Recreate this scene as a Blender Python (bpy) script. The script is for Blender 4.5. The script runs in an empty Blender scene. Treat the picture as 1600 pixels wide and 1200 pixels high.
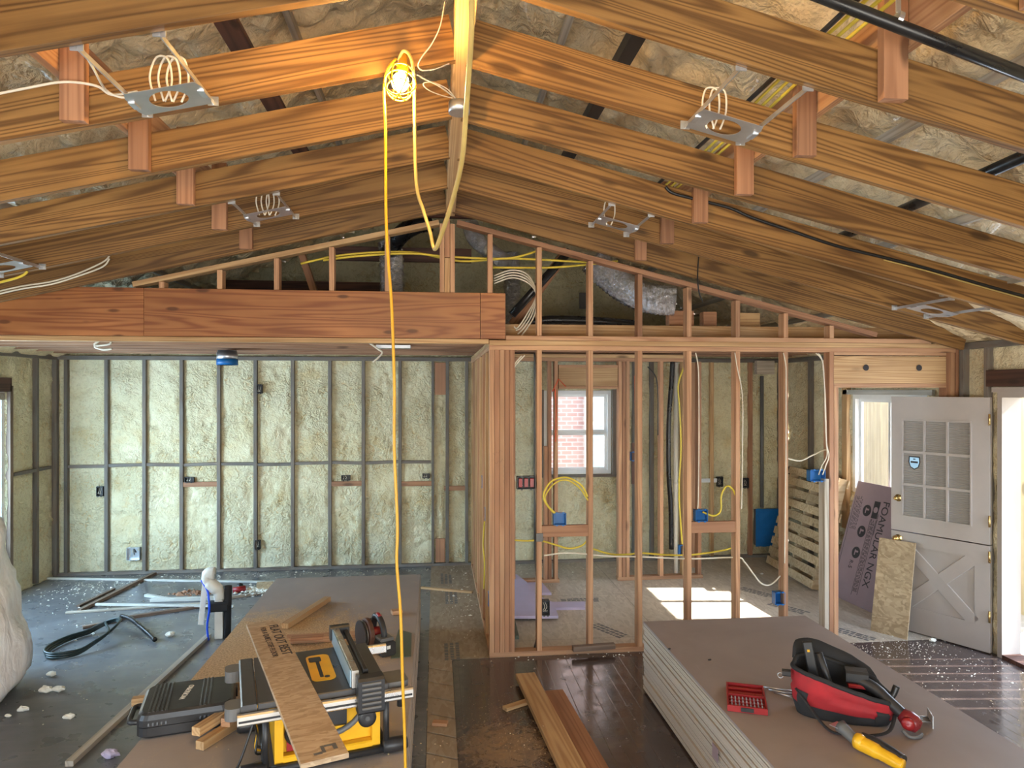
import bpy, math, random
from mathutils import Vector, Matrix, noise
random.seed(7)
V = Vector
S = bpy.context.scene
COL = S.collection
# ---------------------------------------------------------------- camera, light, exposure
FPX, YAW, CYP, CH = 1090.0, math.radians(6.2), 609.0, 2.08
cam = bpy.data.objects.new('camera', bpy.data.cameras.new('camera')); COL.objects.link(cam)
cam.location = (0, 0, CH); cam.rotation_euler = (math.radians(90), 0, -YAW)
cam.data.sensor_width = 36; cam.data.lens = 36 * FPX / 1600
cam.data.shift_y = (CYP - 600) / 1600
cam.data.clip_start = 0.05
S.camera = cam
S.view_settings.view_transform = 'Standard'; S.view_settings.look = 'None'
S.view_settings.gamma = 1; S.view_settings.use_curve_mapping = False
S.view_settings.exposure = 0.22
W = bpy.data.worlds.new('sky'); S.world = W; W.use_nodes = True
wn = W.node_tree.nodes; wl = W.node_tree.links
sky = wn.new('ShaderNodeTexSky'); sky.sky_type = 'NISHITA'; sky.sun_disc = False
sky.sun_elevation = math.radians(38); sky.sun_rotation = math.radians(100); sky.dust_density = 2.0
wn['Background'].inputs[1].default_value = 1.1
wl.new(sky.outputs[0], wn['Background'].inputs[0])
def light(name, kind, loc, energy, color, **k):
    d = bpy.data.lights.new(name, kind); d.energy = energy; d.color = color
    o = bpy.data.objects.new(name, d); COL.objects.link(o); o.location = loc
    for a, b in k.items():
        if a == 'dir': o.rotation_euler = V(b).to_track_quat('-Z', 'Y').to_euler()
        else: setattr(d, a, b)
    return o
light('sun', 'SUN', (12, 3, 8), 44.0, (1.0, 0.96, 0.90), angle=0.009, dir=(-1.0, 0.10, -0.86))
# left window and door daylight; the rear and front-left area lights are added fill
light('added_rear_fill', 'AREA', (0.3, -1.45, 1.0), 128, (1.0, 0.92, 0.82), shape='RECTANGLE', size=5.4, size_y=1.4, dir=(0, 1, 0.5))  # added behind the camera, tilted up to brighten the rafters
light('daylight_left_window', 'AREA', (-4.32, 6.1, 1.25), 120, (0.50, 0.77, 1.0), shape='RECTANGLE', size=2.2, size_y=1.5, dir=(1, 0.2, -0.2))
light('added_front_left_fill', 'AREA', (-4.15, 1.2, 1.35), 26, (0.70, 0.85, 1.0), shape='RECTANGLE', size=2.2, size_y=1.5, dir=(1, 0.1, 0))  # added fill light from the left, out of view
light('daylight_door', 'AREA', (4.45, 4.28, 1.1), 38, (0.62, 0.78, 1.0), shape='RECTANGLE', size=0.8, size_y=1.9, dir=(-1, 0.0, -0.1))
# ---------------------------------------------------------------- pixel rays -> world points on real planes
_fw = V((math.sin(YAW), math.cos(YAW), 0)); _rt = V((math.cos(YAW), -math.sin(YAW), 0))
def ray(x, y): return _fw + _rt * ((x - 800) / FPX) + V((0, 0, (CYP - y) / FPX))
def aY(x, y, Y): d = ray(x, y); return d * (Y / d.y) + V((0, 0, CH))
def aZ(x, y, Z=0.0): d = ray(x, y); return d * ((Z - CH) / d.z) + V((0, 0, CH))
def aX(x, y, X): d = ray(x, y); return d * (X / d.x) + V((0, 0, CH))
XR, ZR, SL, SR = 0.1, 3.42, 0.23, 0.243
def roofz(x): return ZR - (SR if x > XR else SL) * abs(x - XR)
# ---------------------------------------------------------------- materials
MATS = {}
def mat(name, color=(0.5, 0.5, 0.5), rough=0.6, metal=0.0, **k):
    m = bpy.data.materials.new(name); m.use_nodes = True; MATS[name] = m
    b = m.node_tree.nodes['Principled BSDF']
    b.inputs['Base Color'].default_value = (*color, 1); b.inputs['Roughness'].default_value = rough
    b.inputs['Metallic'].default_value = metal
    for a, v in k.items(): b.inputs[a.replace('_', ' ')].default_value = v
    return m
class N:
    def __init__(s, m): s.m = m; s.t = m.node_tree; s.b = s.t.nodes['Principled BSDF']
    def n(s, ty, **k):
        o = s.t.nodes.new('ShaderNode' + ty)
        for a, v in k.items():
            if a.startswith('i_'): o.inputs[a[2:].replace('_', ' ')].default_value = v
            else: setattr(o, a, v)
        return o
    def l(s, a, b): s.t.links.new(a, b)
    def coord(s, scale=(1, 1, 1), rnd=True, kind='Object'):
        tc = s.n('TexCoord'); mp = s.n('Mapping'); mp.inputs['Scale'].default_value = scale
        s.l(tc.outputs[kind], mp.inputs['Vector'])
        if rnd:
            oi = s.n('ObjectInfo'); mm = s.n('VectorMath', operation='SCALE')
            cmb = s.n('CombineXYZ'); s.l(oi.outputs['Random'], cmb.inputs[0]); s.l(oi.outputs['Random'], cmb.inputs[1]); s.l(oi.outputs['Random'], cmb.inputs[2])
            s.l(cmb.outputs[0], mm.inputs[0]); mm.inputs['Scale'].default_value = 37.0
            s.l(mm.outputs[0], mp.inputs['Location'])
        return mp.outputs[0]
    def noise(s, vec, scale=1, detail=3, rough=0.55, dist=0.0):
        o = s.n('TexNoise'); o.inputs['Scale'].default_value = scale; o.inputs['Detail'].default_value = detail
        o.inputs['Roughness'].default_value = rough; o.inputs['Distortion'].default_value = dist
        s.l(vec, o.inputs['Vector']); return o.outputs['Fac']
    def ramp(s, fac, stops):
        o = s.n('ValToRGB'); e = o.color_ramp.elements
        while len(e) < len(stops): e.new(0.5)
        for q, (p, c) in zip(e, stops): q.position = p; q.color = (*c, 1) if len(c) == 3 else c
        s.l(fac, o.inputs[0]); return o.outputs[0]
    def math(s, op, a, b=None):
        o = s.n('Math', operation=op)
        for i, v in enumerate((a, b)):
            if v is None: continue
            if isinstance(v, (int, float)): o.inputs[i].default_value = v
            else: s.l(v, o.inputs[i])
        return o.outputs[0]
    def mix(s, fac, a, b, bt='MIX'):
        o = s.n('Mix', data_type='RGBA', blend_type=bt)
        for i, v in ((0, fac), (6, a), (7, b)):
            if isinstance(v, (int, float)): o.inputs[i].default_value = v
            elif isinstance(v, tuple): o.inputs[i].default_value = (*v, 1)
            else: s.l(v, o.inputs[i])
        return o.outputs[2]
    def bump(s, h, strength=0.3, dist=0.01):
        o = s.n('Bump'); o.inputs['Strength'].default_value = strength; o.inputs['Distance'].default_value = dist
        s.l(h, o.inputs['Height']); s.l(o.outputs[0], s.b.inputs['Normal'])
    def base(s, c): s.l(c, s.b.inputs['Base Color'])
    def rgh(s, c): s.l(c, s.b.inputs['Roughness'])
def g(v): return (v, v, v)
def wood(name, light_c, dark_c, rings=26, knots=0.5, rough=0.62, hue=0.12, var=0.25, grime=None, stretch=0.55, kscale=1.0):
    m = mat(name, light_c, rough); n = N(m)
    v = n.coord((stretch * 0.45, 8.5, 8.5))
    big = n.noise(v, 0.8, 2.0, 0.45, 0.15)
    r = n.math('SINE', n.math('MULTIPLY', big, rings * 3.6))
    r = n.math('MULTIPLY_ADD', r, 0.5); 
    r.node.inputs[2].default_value = 0.5
    r = n.math('POWER', r, 1.8)
    fine = n.noise(n.coord((2.5, 160, 160)), 1, 2, 0.6)
    f = n.math('MULTIPLY', r, 0.62); f = n.math('ADD', f, n.math('MULTIPLY', fine, 0.45))
    c = n.ramp(f, [(0.12, light_c), (0.85, dark_c)])
    if knots:
        vo = n.n('TexVoronoi', feature='F1'); vo.inputs['Scale'].default_value = 1.0
        n.l(n.coord((1.6 * kscale, 5.0 * kscale, 5.0 * kscale)), vo.inputs['Vector'])
        nz = n.n('Math', operation='ADD'); n.l(vo.outputs['Distance'], nz.inputs[0]); nz.inputs[1].default_value = 0
        kc = n.ramp(nz.outputs[0], [(0.05 + 0.05 * knots, g(1)), (0.10 + 0.08 * knots, g(0))])
        c = n.mix(n.math('MULTIPLY', kc, 0.85), c, tuple(0.28 * q for q in dark_c))
    blot = n.noise(n.coord((0.7, 1.5, 1.5)), 2.0, 3)
    c = n.mix(n.ramp(blot, [(0.35, g(0)), (0.75, g(0.6))]), c, tuple(q * 0.62 for q in dark_c))
    if grime:
        gn = n.noise(n.coord((1.5, 6, 6)), 2.5, 5, 0.65)
        c = n.mix(n.ramp(gn, [(0.35, g(0.15)), (0.6, g(0.95))]), c, grime)
    oi = n.n('ObjectInfo'); hs = n.n('HueSaturation')
    mr = n.n('MapRange'); n.l(oi.outputs['Random'], mr.inputs[0]); mr.inputs[3].default_value = 1 - var; mr.inputs[4].default_value = 1 + var * 0.8
    n.l(mr.outputs[0], hs.inputs['Value']); n.l(c, hs.inputs['Color'])
    n.base(hs.outputs[0]); n.bump(f, 0.12, 0.002)
    return m
wood('rafter_wood', (0.37, 0.195, 0.060), (0.13, 0.058, 0.015), 40, 0.5, 0.5, var=0.18)
wood('fir', (0.60, 0.36, 0.20), (0.42, 0.21, 0.11), 30, 0.35, var=0.16)
wood('redfir', (0.46, 0.235, 0.125), (0.31, 0.145, 0.074), 20, 0.35, var=0.15)
wood('pine', (0.64, 0.43, 0.22), (0.44, 0.25, 0.11), 28, 0.6, var=0.14)
wood('lvl', (0.50, 0.21, 0.07), (0.27, 0.085, 0.025), 22, 0.9, 0.45, var=0.1, stretch=1.0, kscale=1.9)
wood('grimy_wood', (0.24, 0.18, 0.13), (0.12, 0.085, 0.065), 22, 0.3, var=0.2, grime=(0.17, 0.158, 0.14))
wood('grey_wood', (0.62, 0.56, 0.46), (0.42, 0.36, 0.28), 18, 0.3, var=0.15)
wood('dark_wood', (0.13, 0.055, 0.035), (0.055, 0.022, 0.015), 20, 0.2, var=0.25)
wood('pallet_wood', (0.66, 0.52, 0.33), (0.46, 0.33, 0.18), 16, 0.5, var=0.15)
wood('fence_wood', (0.50, 0.46, 0.32), (0.36, 0.32, 0.22), 14, 0.5, var=0.12)
wood('brown_lath', (0.27, 0.19, 0.14), (0.15, 0.10, 0.07), 18, 0.2, var=0.2)
wood('white_lath', (0.74, 0.74, 0.68), (0.6, 0.6, 0.54), 18, 0.0, var=0.1)
def foam(name, c1, c2, c3, sc=1.0, rough=0.45, disp=0.02, coat=0.0):
    m = mat(name, c1, rough); n = N(m); v = n.coord((1, 1, 1), rnd=False)
    a = n.noise(v, 3.0 * sc, 4, 0.6, 0.4); b = n.noise(v, 34 * sc, 4, 0.6, 0.8); d = n.noise(v, 110 * sc, 2, 0.5)
    c = n.ramp(a, [(0.35, c1), (0.55, c2), (0.78, c3)])
    c = n.mix(n.ramp(b, [(0.32, g(0.42)), (0.48, g(0))]), c, tuple(q * 0.62 for q in c3))
    n.base(c)
    l_ = n.noise(v, 17 * sc, 3, 0.5, 1.6); ms = n.ramp(n.noise(v, 2.6 * sc, 2), [(0.38, g(0.25)), (0.6, g(1))])
    h = n.math('ADD', n.math('MULTIPLY', n.math('ADD', b, n.math('MULTIPLY', l_, 2.2)), ms), n.math('MULTIPLY', d, 0.25))
    c2_ = n.mix(n.math('MULTIPLY', n.ramp(l_, [(0.30, g(0.6)), (0.44, g(0))]), ms), c, (c3[0], c3[1] * 0.85, c3[2] * 0.6)); n.base(c2_)
    n.bump(h, 0.75, disp); n.b.inputs['Coat Weight'].default_value = coat
    return m
foam('wall_foam', (0.78, 0.73, 0.51), (0.72, 0.66, 0.43), (0.66, 0.52, 0.26), 1, 0.55, 0.03)
foam('warm_foam', (0.80, 0.71, 0.49), (0.74, 0.63, 0.40), (0.66, 0.48, 0.24), 1, 0.6, 0.03)
foam('roof_foam', (0.92, 0.77, 0.50), (0.84, 0.67, 0.41), (0.66, 0.48, 0.25), 0.45, 0.36, 0.05, 0.3)
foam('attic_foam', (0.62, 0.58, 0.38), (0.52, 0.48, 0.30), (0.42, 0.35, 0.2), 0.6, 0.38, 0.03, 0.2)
# floors
def floor_dark():
    m = mat('dark_floor', (0.08, 0.06, 0.05), 0.3); n = N(m); v = n.coord(rnd=False)
    sx = n.n('SeparateXYZ'); n.l(v, sx.inputs[0])
    w = n.math('FRACT', n.math('MULTIPLY', sx.outputs[0], 1 / 0.083))
    line = n.ramp(w, [(0.0, g(1)), (0.045, g(0)), (0.97, g(0)), (1.0, g(1))])
    pl = n.math('FLOOR', n.math('MULTIPLY', sx.outputs[0], 1 / 0.083))
    wn_ = n.n('TexWhiteNoise', noise_dimensions='1D'); n.l(pl, wn_.inputs['W'])
    a = n.noise(v, 2.2, 5, 0.6, 0.5)
    c = n.ramp(a, [(0.3, (0.050, 0.034, 0.032)), (0.6, (0.085, 0.062, 0.056)), (0.8, (0.15, 0.115, 0.10))])
    c = n.mix(n.math('MULTIPLY', wn_.outputs[0], 0.35), c, (0.04, 0.028, 0.026))
    c = n.mix(n.math('MULTIPLY', line, 0.55), c, (0.015, 0.01, 0.01))
    dust = n.noise(n.coord((1, 1, 1), rnd=False), 9, 6, 0.7, 2.5)
    px = n.n('VectorMath', operation='DISTANCE'); n.l(v, px.inputs[0]); px.inputs[1].default_value = (0.42, 4.05, 0)
    near = n.ramp(px.outputs['Value'], [(0.10, g(0.75)), (0.62, g(0.10))])
    dm = n.ramp(n.math('MULTIPLY', dust, near), [(0.22, g(0)), (0.42, g(0.75))])
    c = n.mix(dm, c, (0.36, 0.23, 0.115))
    n.base(c)
    rr = n.noise(v, 9, 4, 0.65)
    n.rgh(n.ramp(n.math('ADD', rr, n.math('MULTIPLY', dm, 0.6)), [(0.35, g(0.09)), (0.75, g(0.34))]))
    n.bump(n.math('SUBTRACT', n.math('MULTIPLY', rr, 0.6), line), 0.22, 0.002)
    n.b.inputs['Specular IOR Level'].default_value = 0.9
floor_dark()
def floor_blue():
    m = mat('sheet_subfloor', (0.2, 0.2, 0.2), 0.4); n = N(m); v = n.coord(rnd=False)
    a = n.noise(v, 1.1, 6, 0.65, 0.6); b = n.noise(n.coord((0.5, 3.5, 1), rnd=False), 5, 4, 0.6)
    c = n.ramp(a, [(0.3, (0.085, 0.085, 0.09)), (0.55, (0.15, 0.155, 0.165)), (0.75, (0.23, 0.23, 0.235))])
    c = n.mix(n.ramp(b, [(0.5, g(0)), (0.8, g(0.5))]), c, (0.24, 0.23, 0.215))
    cr = n.noise(v, 60, 3, 0.7); c = n.mix(n.ramp(cr, [(0.66, g(0)), (0.74, g(0.5))]), c, (0.45, 0.43, 0.36))
    n.base(c); n.rgh(n.ramp(n.noise(v, 6, 4), [(0.3, g(0.22)), (0.7, g(0.42))])); n.bump(b, 0.07, 0.003)
floor_blue()
def osb(name, c1, c2, c3, sc=1.0, rough=0.65):
    m = mat(name, c1, rough); n = N(m)
    vo = n.n('TexVoronoi', feature='F1'); vo.inputs['Scale'].default_value = 55 * sc
    v = n.coord((1, 0.35, 1)); nn = n.n('TexNoise'); nn.inputs['Scale'].default_value = 9 * sc; n.l(v, nn.inputs['Vector'])
    ad = n.n('VectorMath', operation='MULTIPLY_ADD'); n.l(nn.outputs['Color'], ad.inputs[0]); ad.inputs[1].default_value = (0.12, 0.12, 0.12); n.l(v, ad.inputs[2])
    n.l(ad.outputs[0], vo.inputs['Vector'])
    bw = n.n('RGBToBW'); n.l(vo.outputs['Color'], bw.inputs[0])
    c = n.ramp(bw.outputs[0], [(0.15, c1), (0.5, c2), (0.9, c3)])
    bl = n.noise(v, 2.0, 4); c = n.mix(n.ramp(bl, [(0.4, g(0)), (0.75, g(0.45))]), c, tuple(q * 0.6 for q in c1))
    n.base(c); n.bump(bw.outputs[0], 0.15, 0.002)
    return m
osb('osb', (0.34, 0.24, 0.13), (0.45, 0.33, 0.19), (0.56, 0.43, 0.26))
osb('osb_floor', (0.44, 0.385, 0.30), (0.51, 0.45, 0.36), (0.58, 0.52, 0.43), 0.8, 0.5)
osb('osb_dusty', (0.30, 0.23, 0.155), (0.36, 0.285, 0.20), (0.42, 0.345, 0.25), 0.8, 0.55)
def seams():
    n = N(MATS['osb_floor']); v = n.coord(rnd=False); sx = n.n('SeparateXYZ'); n.l(v, sx.inputs[0])
    ly = n.ramp(n.math('FRACT', n.math('MULTIPLY', n.math('ADD', sx.outputs[1], 0.37), 1 / 1.22)), [(0.0, g(1)), (0.006, g(0)), (1.0, g(0))])
    lx = n.ramp(n.math('FRACT', n.math('MULTIPLY', n.math('ADD', sx.outputs[0], 0.55), 1 / 2.44)), [(0.0, g(1)), (0.003, g(0)), (1.0, g(0))])
    old = n.b.inputs['Base Color'].links[0].from_socket
    c = n.mix(n.math('MULTIPLY', n.math('MAXIMUM', ly, lx), 0.75), old, (0.10, 0.085, 0.07)); n.base(c)
seams()
def board_face():
    m = mat('gypsum_face', (0.3, 0.26, 0.24), 0.6); n = N(m); v = n.coord(rnd=False)
    a = n.noise(v, 1.5, 4, 0.6, 0.4); c = n.ramp(a, [(0.3, (0.255, 0.205, 0.185)), (0.7, (0.32, 0.265, 0.245))])
    s2 = n.noise(n.coord((9, 0.8, 1), rnd=False), 3, 4, 0.7); c = n.mix(n.ramp(s2, [(0.66, g(0)), (0.8, g(0.25))]), c, (0.5, 0.45, 0.42))
    n.base(c)
board_face()
def dusty():
    m = mat('gypsum_face_sawdust', (0.3, 0.26, 0.24), 0.7); n = N(m); v = n.coord(rnd=False)
    a = n.noise(v, 1.2, 4, 0.6, 0.4); c = n.ramp(a, [(0.3, (0.30, 0.255, 0.225)), (0.7, (0.38, 0.33, 0.30))])
    d = n.noise(v, 7.0, 8, 0.72, 1.2); px = n.n('VectorMath', operation='DISTANCE')
    n.l(v, px.inputs[0]); px.inputs[1].default_value = (-0.38, 0.15, 0.0)
    near = n.ramp(px.outputs['Value'], [(0.35, g(0.95)), (1.7, g(0.36))])
    near.node.color_ramp.interpolation = 'EASE'
    dm = n.ramp(n.math('MULTIPLY', d, near), [(0.2, g(0)), (0.38, g(1))])
    f = n.noise(v, 90, 4, 0.7); dc = n.ramp(f, [(0.35, (0.34, 0.22, 0.115)), (0.65, (0.74, 0.55, 0.33))])
    n.base(n.mix(dm, c, dc)); n.bump(n.math('MULTIPLY', f, dm), 0.5, 0.004)
dusty()
mat('gypsum_edge', (0.50, 0.43, 0.36), 0.8); mat('gypsum_tape', (0.30, 0.26, 0.24), 0.7)
def plain(name, c, rough=0.5, metal=0, nz=0.12, sc=8, **k):
    m = mat(name, c, rough, metal, **k); n = N(m); a = n.noise(n.coord(), sc, 4, 0.6)
    n.base(n.ramp(a, [(0.3, tuple(q * (1 - nz) for q in c)), (0.7, tuple(min(1, q * (1 + nz)) for q in c))]))
    n.rgh(n.ramp(a, [(0.3, g(max(0.02, rough - 0.08))), (0.7, g(min(1, rough + 0.08)))]))
    return m
plain('blue_plastic', (0.01, 0.14, 0.42), 0.35); plain('black_plastic', (0.022, 0.022, 0.024), 0.4, nz=0.3)
plain('yellow_plastic', (0.78, 0.42, 0.015), 0.35); plain('red_plastic', (0.28, 0.014, 0.016), 0.35)
plain('dark_red_plastic', (0.20, 0.02, 0.025), 0.35); plain('red_fabric', (0.32, 0.012, 0.018), 0.75, nz=0.25); plain('black_fabric', (0.018, 0.018, 0.02), 0.85, nz=0.3)
plain('grey_plastic', (0.13, 0.13, 0.13), 0.45); wood('joist_wood', (0.42, 0.24, 0.14), (0.24, 0.12, 0.065), 20, 0.3, var=0.2)
plain('steel', (0.60, 0.63, 0.67), 0.38, 0.9)
plain('brass', (0.75, 0.52, 0.2), 0.25, 1.0); plain('saw_table', (0.085, 0.085, 0.088), 0.35, 0.5)
plain('aluminium', (0.72, 0.68, 0.6), 0.3, 0.9); plain('rip_blue', (0.35, 0.5, 0.6), 0.35, 0.4)
plain('white_paint', (0.43, 0.385, 0.35), 0.45, nz=0.06, sc=3); plain('white_vinyl', (0.82, 0.84, 0.84), 0.35, nz=0.03)
plain('pvc', (0.70, 0.69, 0.63), 0.35, nz=0.05); plain('white_cable', (0.76, 0.70, 0.58), 0.45, nz=0.05)
plain('yellow_cable', (0.62, 0.33, 0.015), 0.4, nz=0.05); plain('yellow_romex', (0.72, 0.56, 0.06), 0.45, nz=0.08)
plain('dirty_cord', (0.42, 0.30, 0.09), 0.5, nz=0.15); plain('black_cable', (0.012, 0.012, 0.013), 0.4)
plain('black_pipe', (0.012, 0.012, 0.013), 0.3, nz=0.4); plain('blue_pex', (0.01, 0.08, 0.75), 0.35)
plain('green_cable', (0.014, 0.028, 0.028), 0.4); plain('orange_paint', (0.85, 0.10, 0.03), 0.7)
plain('pink_foam_board', (0.30, 0.215, 0.235), 0.6, nz=0.1, sc=4); plain('lilac_foam', (0.56, 0.50, 0.68), 0.6, nz=0.05)
plain('ink', (0.03, 0.027, 0.03), 0.7); plain('brown_paint', (0.10, 0.045, 0.03), 0.5, nz=0.3)
plain('siding', (0.40, 0.46, 0.54), 0.6, nz=0.05); plain('green_slate', (0.10, 0.13, 0.10), 0.6)
plain('crumb', (0.78, 0.76, 0.66), 0.8); plain('copper', (0.6, 0.3, 0.15), 0.35, 0.8)
plain('faded_foam', (0.68, 0.66, 0.48), 0.7); plain('ground', (0.30, 0.29, 0.26), 0.9)
def foil():
    m = mat('foil', (0.75, 0.75, 0.78), 0.26, 1.0); n = N(m); n.bump(n.noise(n.coord(), 22, 5, 0.75, 1.0), 1.0, 0.03)
foil()
def wrap():
    m = mat('plastic_wrap', (0.80, 0.78, 0.74), 0.28); n = N(m); a = n.noise(n.coord((1, 1, 0.5)), 4, 5, 0.6, 1.2)
    n.base(n.ramp(a, [(0.3, (0.52, 0.45, 0.40)), (0.5, (0.74, 0.71, 0.68)), (0.7, (0.85, 0.84, 0.82))]))
    n.bump(n.noise(n.coord((2, 2, 0.7)), 5, 4, 0.5, 1.5), 0.6, 0.03)
wrap()
def brick():
    m = mat('brick', (0.4, 0.2, 0.15), 0.8); n = N(m); v = n.coord(rnd=False)
    b = n.n('TexBrick'); b.inputs['Scale'].default_value = 1.0; b.inputs['Brick Width'].default_value = 0.2; b.inputs['Row Height'].default_value = 0.075
    b.inputs['Mortar Size'].default_value = 0.008
    b.inputs['Color1'].default_value = (0.36, 0.215, 0.19, 1); b.inputs['Color2'].default_value = (0.41, 0.28, 0.25, 1); b.inputs['Mortar'].default_value = (0.48, 0.44, 0.42, 1)
    sx = n.n('SeparateXYZ'); n.l(v, sx.inputs[0]); cb = n.n('CombineXYZ'); n.l(sx.outputs[0], cb.inputs[0]); n.l(sx.outputs[2], cb.inputs[1])
    n.l(cb.outputs[0], b.inputs['Vector']); n.base(b.outputs[0])
brick()
mg = mat('glass', (0.95, 0.98, 0.97), 0.0, 0.0, Transmission_Weight=1.0, IOR=1.02, Alpha=0.25)
mr_ = mat('ribbed_glass', (0.34, 0.32, 0.30), 0.22, 0.0, Alpha=0.94)
def rib():
    n = N(mr_); v = n.coord(rnd=False); sx = n.n('SeparateXYZ'); n.l(v, sx.inputs[0])
    n.bump(n.math('SINE', n.math('MULTIPLY', sx.outputs[2], 420)), 0.5, 0.004)
rib()
mb_ = mat('bulb_glow', (1, 0.8, 0.4), 0.3); b_ = mb_.node_tree.nodes['Principled BSDF']
b_.inputs['Emission Color'].default_value = (1, 0.72, 0.28, 1); b_.inputs['Emission Strength'].default_value = 30
# ---------------------------------------------------------------- mesh helpers
class MB:
    def __init__(s): s.v = []; s.f = []
    def add(s, vs, fs):
        o = len(s.v); s.v += [V(q) for q in vs]; s.f += [tuple(i + o for i in q) for q in fs]; return s
    def prism(s, sec, p0, p1, up=(0, 0, 1)):
        """section points (a,b) extruded from p0 to p1; a across, b along up"""
        p0, p1 = V(p0), V(p1); x = (p1 - p0).normalized(); u = V(up)
        y = u.cross(x); y = y.normalized() if y.length > 1e-6 else V((0, 1, 0)).cross(x).normalized()
        z = x.cross(y); n = len(sec)
        vs = [p + y * a + z * b for p in (p0, p1) for a, b in sec]
        fs = [tuple(range(n))[::-1], tuple(range(n, 2 * n))] + [(i, (i + 1) % n, n + (i + 1) % n, n + i) for i in range(n)]
        return s.add(vs, fs)
    def bar(s, p0, p1, w, h, up=(0, 0, 1), c=0.0015):
        a, b = w / 2, h / 2; c = min(c, a * 0.5, b * 0.5)
        return s.prism([(-a + c, -b), (a - c, -b), (a, -b + c), (a, b - c), (a - c, b), (-a + c, b), (-a, b - c), (-a, -b + c)], p0, p1, up)
    def box(s, a, b, c=0.0):
        a, b = V(a), V(b); m = (a + b) / 2; h = abs(b.y - a.y)
        if c: return s.bar((a.x, m.y, m.z), (b.x, m.y, m.z), abs(b.y - a.y), abs(b.z - a.z), c=c)
        vs = [(x, y, z) for x in (a.x, b.x) for y in (a.y, b.y) for z in (a.z, b.z)]
        return s.add(vs, [(0, 1, 3, 2), (4, 6, 7, 5), (0, 4, 5, 1), (2, 3, 7, 6), (0, 2, 6, 4), (1, 5, 7, 3)])
    def tube(s, pts, r, n=8, cap=True, flat=1.0):
        pts = [V(p) for p in pts]; rs = r if isinstance(r, (list, tuple)) else [r] * len(pts)
        o = len(s.v); prev = None
        for i, p in enumerate(pts):
            t = (pts[min(i + 1, len(pts) - 1)] - pts[max(i - 1, 0)]).normalized()
            if prev is None:
                prev = V((0, 0, 1)).cross(t) if abs(t.z) < 0.9 else V((1, 0, 0)).cross(t)
            a = (prev - t * prev.dot(t)).normalized(); prev = a; b = t.cross(a)
            for k in range(n):
                q = 2 * math.pi * k / n; s.v.append(p + a * (math.cos(q) * rs[i]) + b * (math.sin(q) * rs[i] * flat))
        for i in range(len(pts) - 1):
            for k in range(n):
                s.f.append((o + i * n + k, o + i * n + (k + 1) % n, o + (i + 1) * n + (k + 1) % n, o + (i + 1) * n + k))
        if cap:
            s.f.append(tuple(o + k for k in range(n))[::-1]); s.f.append(tuple(o + (len(pts) - 1) * n + k for k in range(n)))
        return s
    def lathe(s, prof, c=(0, 0, 0), n=20, axis=(0, 0, 1)):
        q = V((0, 0, 1)).rotation_difference(V(axis)); c = V(c); o = len(s.v)
        for r, z in prof:
            for k in range(n):
                t = 2 * math.pi * k / n; s.v.append(c + q @ V((r * math.cos(t), r * math.sin(t), z)))
        for i in range(len(prof) - 1):
            for k in range(n):
                s.f.append((o + i * n + k, o + i * n + (k + 1) % n, o + (i + 1) * n + (k + 1) % n, o + (i + 1) * n + k))
        s.f.append(tuple(o + k for k in range(n))[::-1]); s.f.append(tuple(o + (len(prof) - 1) * n + k for k in range(n)))
        return s
    def plate_hole(s, c, ux, uy, w, h, t, r, n=24):
        """rectangular plate with a round hole; c centre, axes ux uy"""
        c, ux, uy = V(c), V(ux).normalized(), V(uy).normalized(); nz = ux.cross(uy); o = len(s.v)
        for zz in (-t / 2, t / 2):
            for k in range(n):
                a = 2 * math.pi * (k + 0.5) / n; ca, sa = math.cos(a), math.sin(a)
                m = min(w / 2 / max(abs(ca), 1e-6), h / 2 / max(abs(sa), 1e-6))
                s.v.append(c + ux * ca * r + uy * sa * r + nz * zz); s.v.append(c + ux * ca * m + uy * sa * m + nz * zz)
        for k in range(n):
            a, b = 2 * k, 2 * ((k + 1) % n)
            for q, fl in ((0, 1), (2 * n, 0)):
                f = (o + q + a, o + q + a + 1, o + q + b + 1, o + q + b); s.f.append(f[::-1] if fl else f)
            s.f.append((o + a, o + b, o + 2 * n + b, o + 2 * n + a)); s.f.append((o + a + 1, o + 2 * n + a + 1, o + 2 * n + b + 1, o + b + 1))
        return s
    def xf(s, M):
        s.v = [M @ q for q in s.v]; return s
def tag(o, label=None, cat=None, group=None, kind=None):
    if label: o['label'] = label
    if cat: o['category'] = cat
    if group: o['group'] = group
    if kind: o['kind'] = kind
    return o
def build(name, mb, m, parent=None, smooth=False, org=None, rot=None):
    """mesh in world coordinates -> object with its origin at its base, optional rotated frame"""
    vs = mb.v
    if org is None:
        lo = V([min(q[i] for q in vs) for i in range(3)]); hi = V([max(q[i] for q in vs) for i in range(3)])
        org = V(((lo.x + hi.x) / 2, (lo.y + hi.y) / 2, lo.z))
    M = Matrix.Translation(org) @ (rot.to_4x4() if rot is not None else Matrix()); Mi = M.inverted()
    me = bpy.data.meshes.new(name); me.from_pydata([Mi @ q for q in vs], [], mb.f); me.materials.append(MATS[m])
    if smooth: me.polygons.foreach_set('use_smooth', [True] * len(me.polygons))
    me.update()
    o = bpy.data.objects.new(name, me); COL.objects.link(o)
    if parent is not None:
        o.parent = parent; o.matrix_local = (wm(parent)).inverted() @ M
    else: o.matrix_world = M
    WM[o.name] = M
    return o
WM = {}
def wm(o): return WM[o.name]
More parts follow.
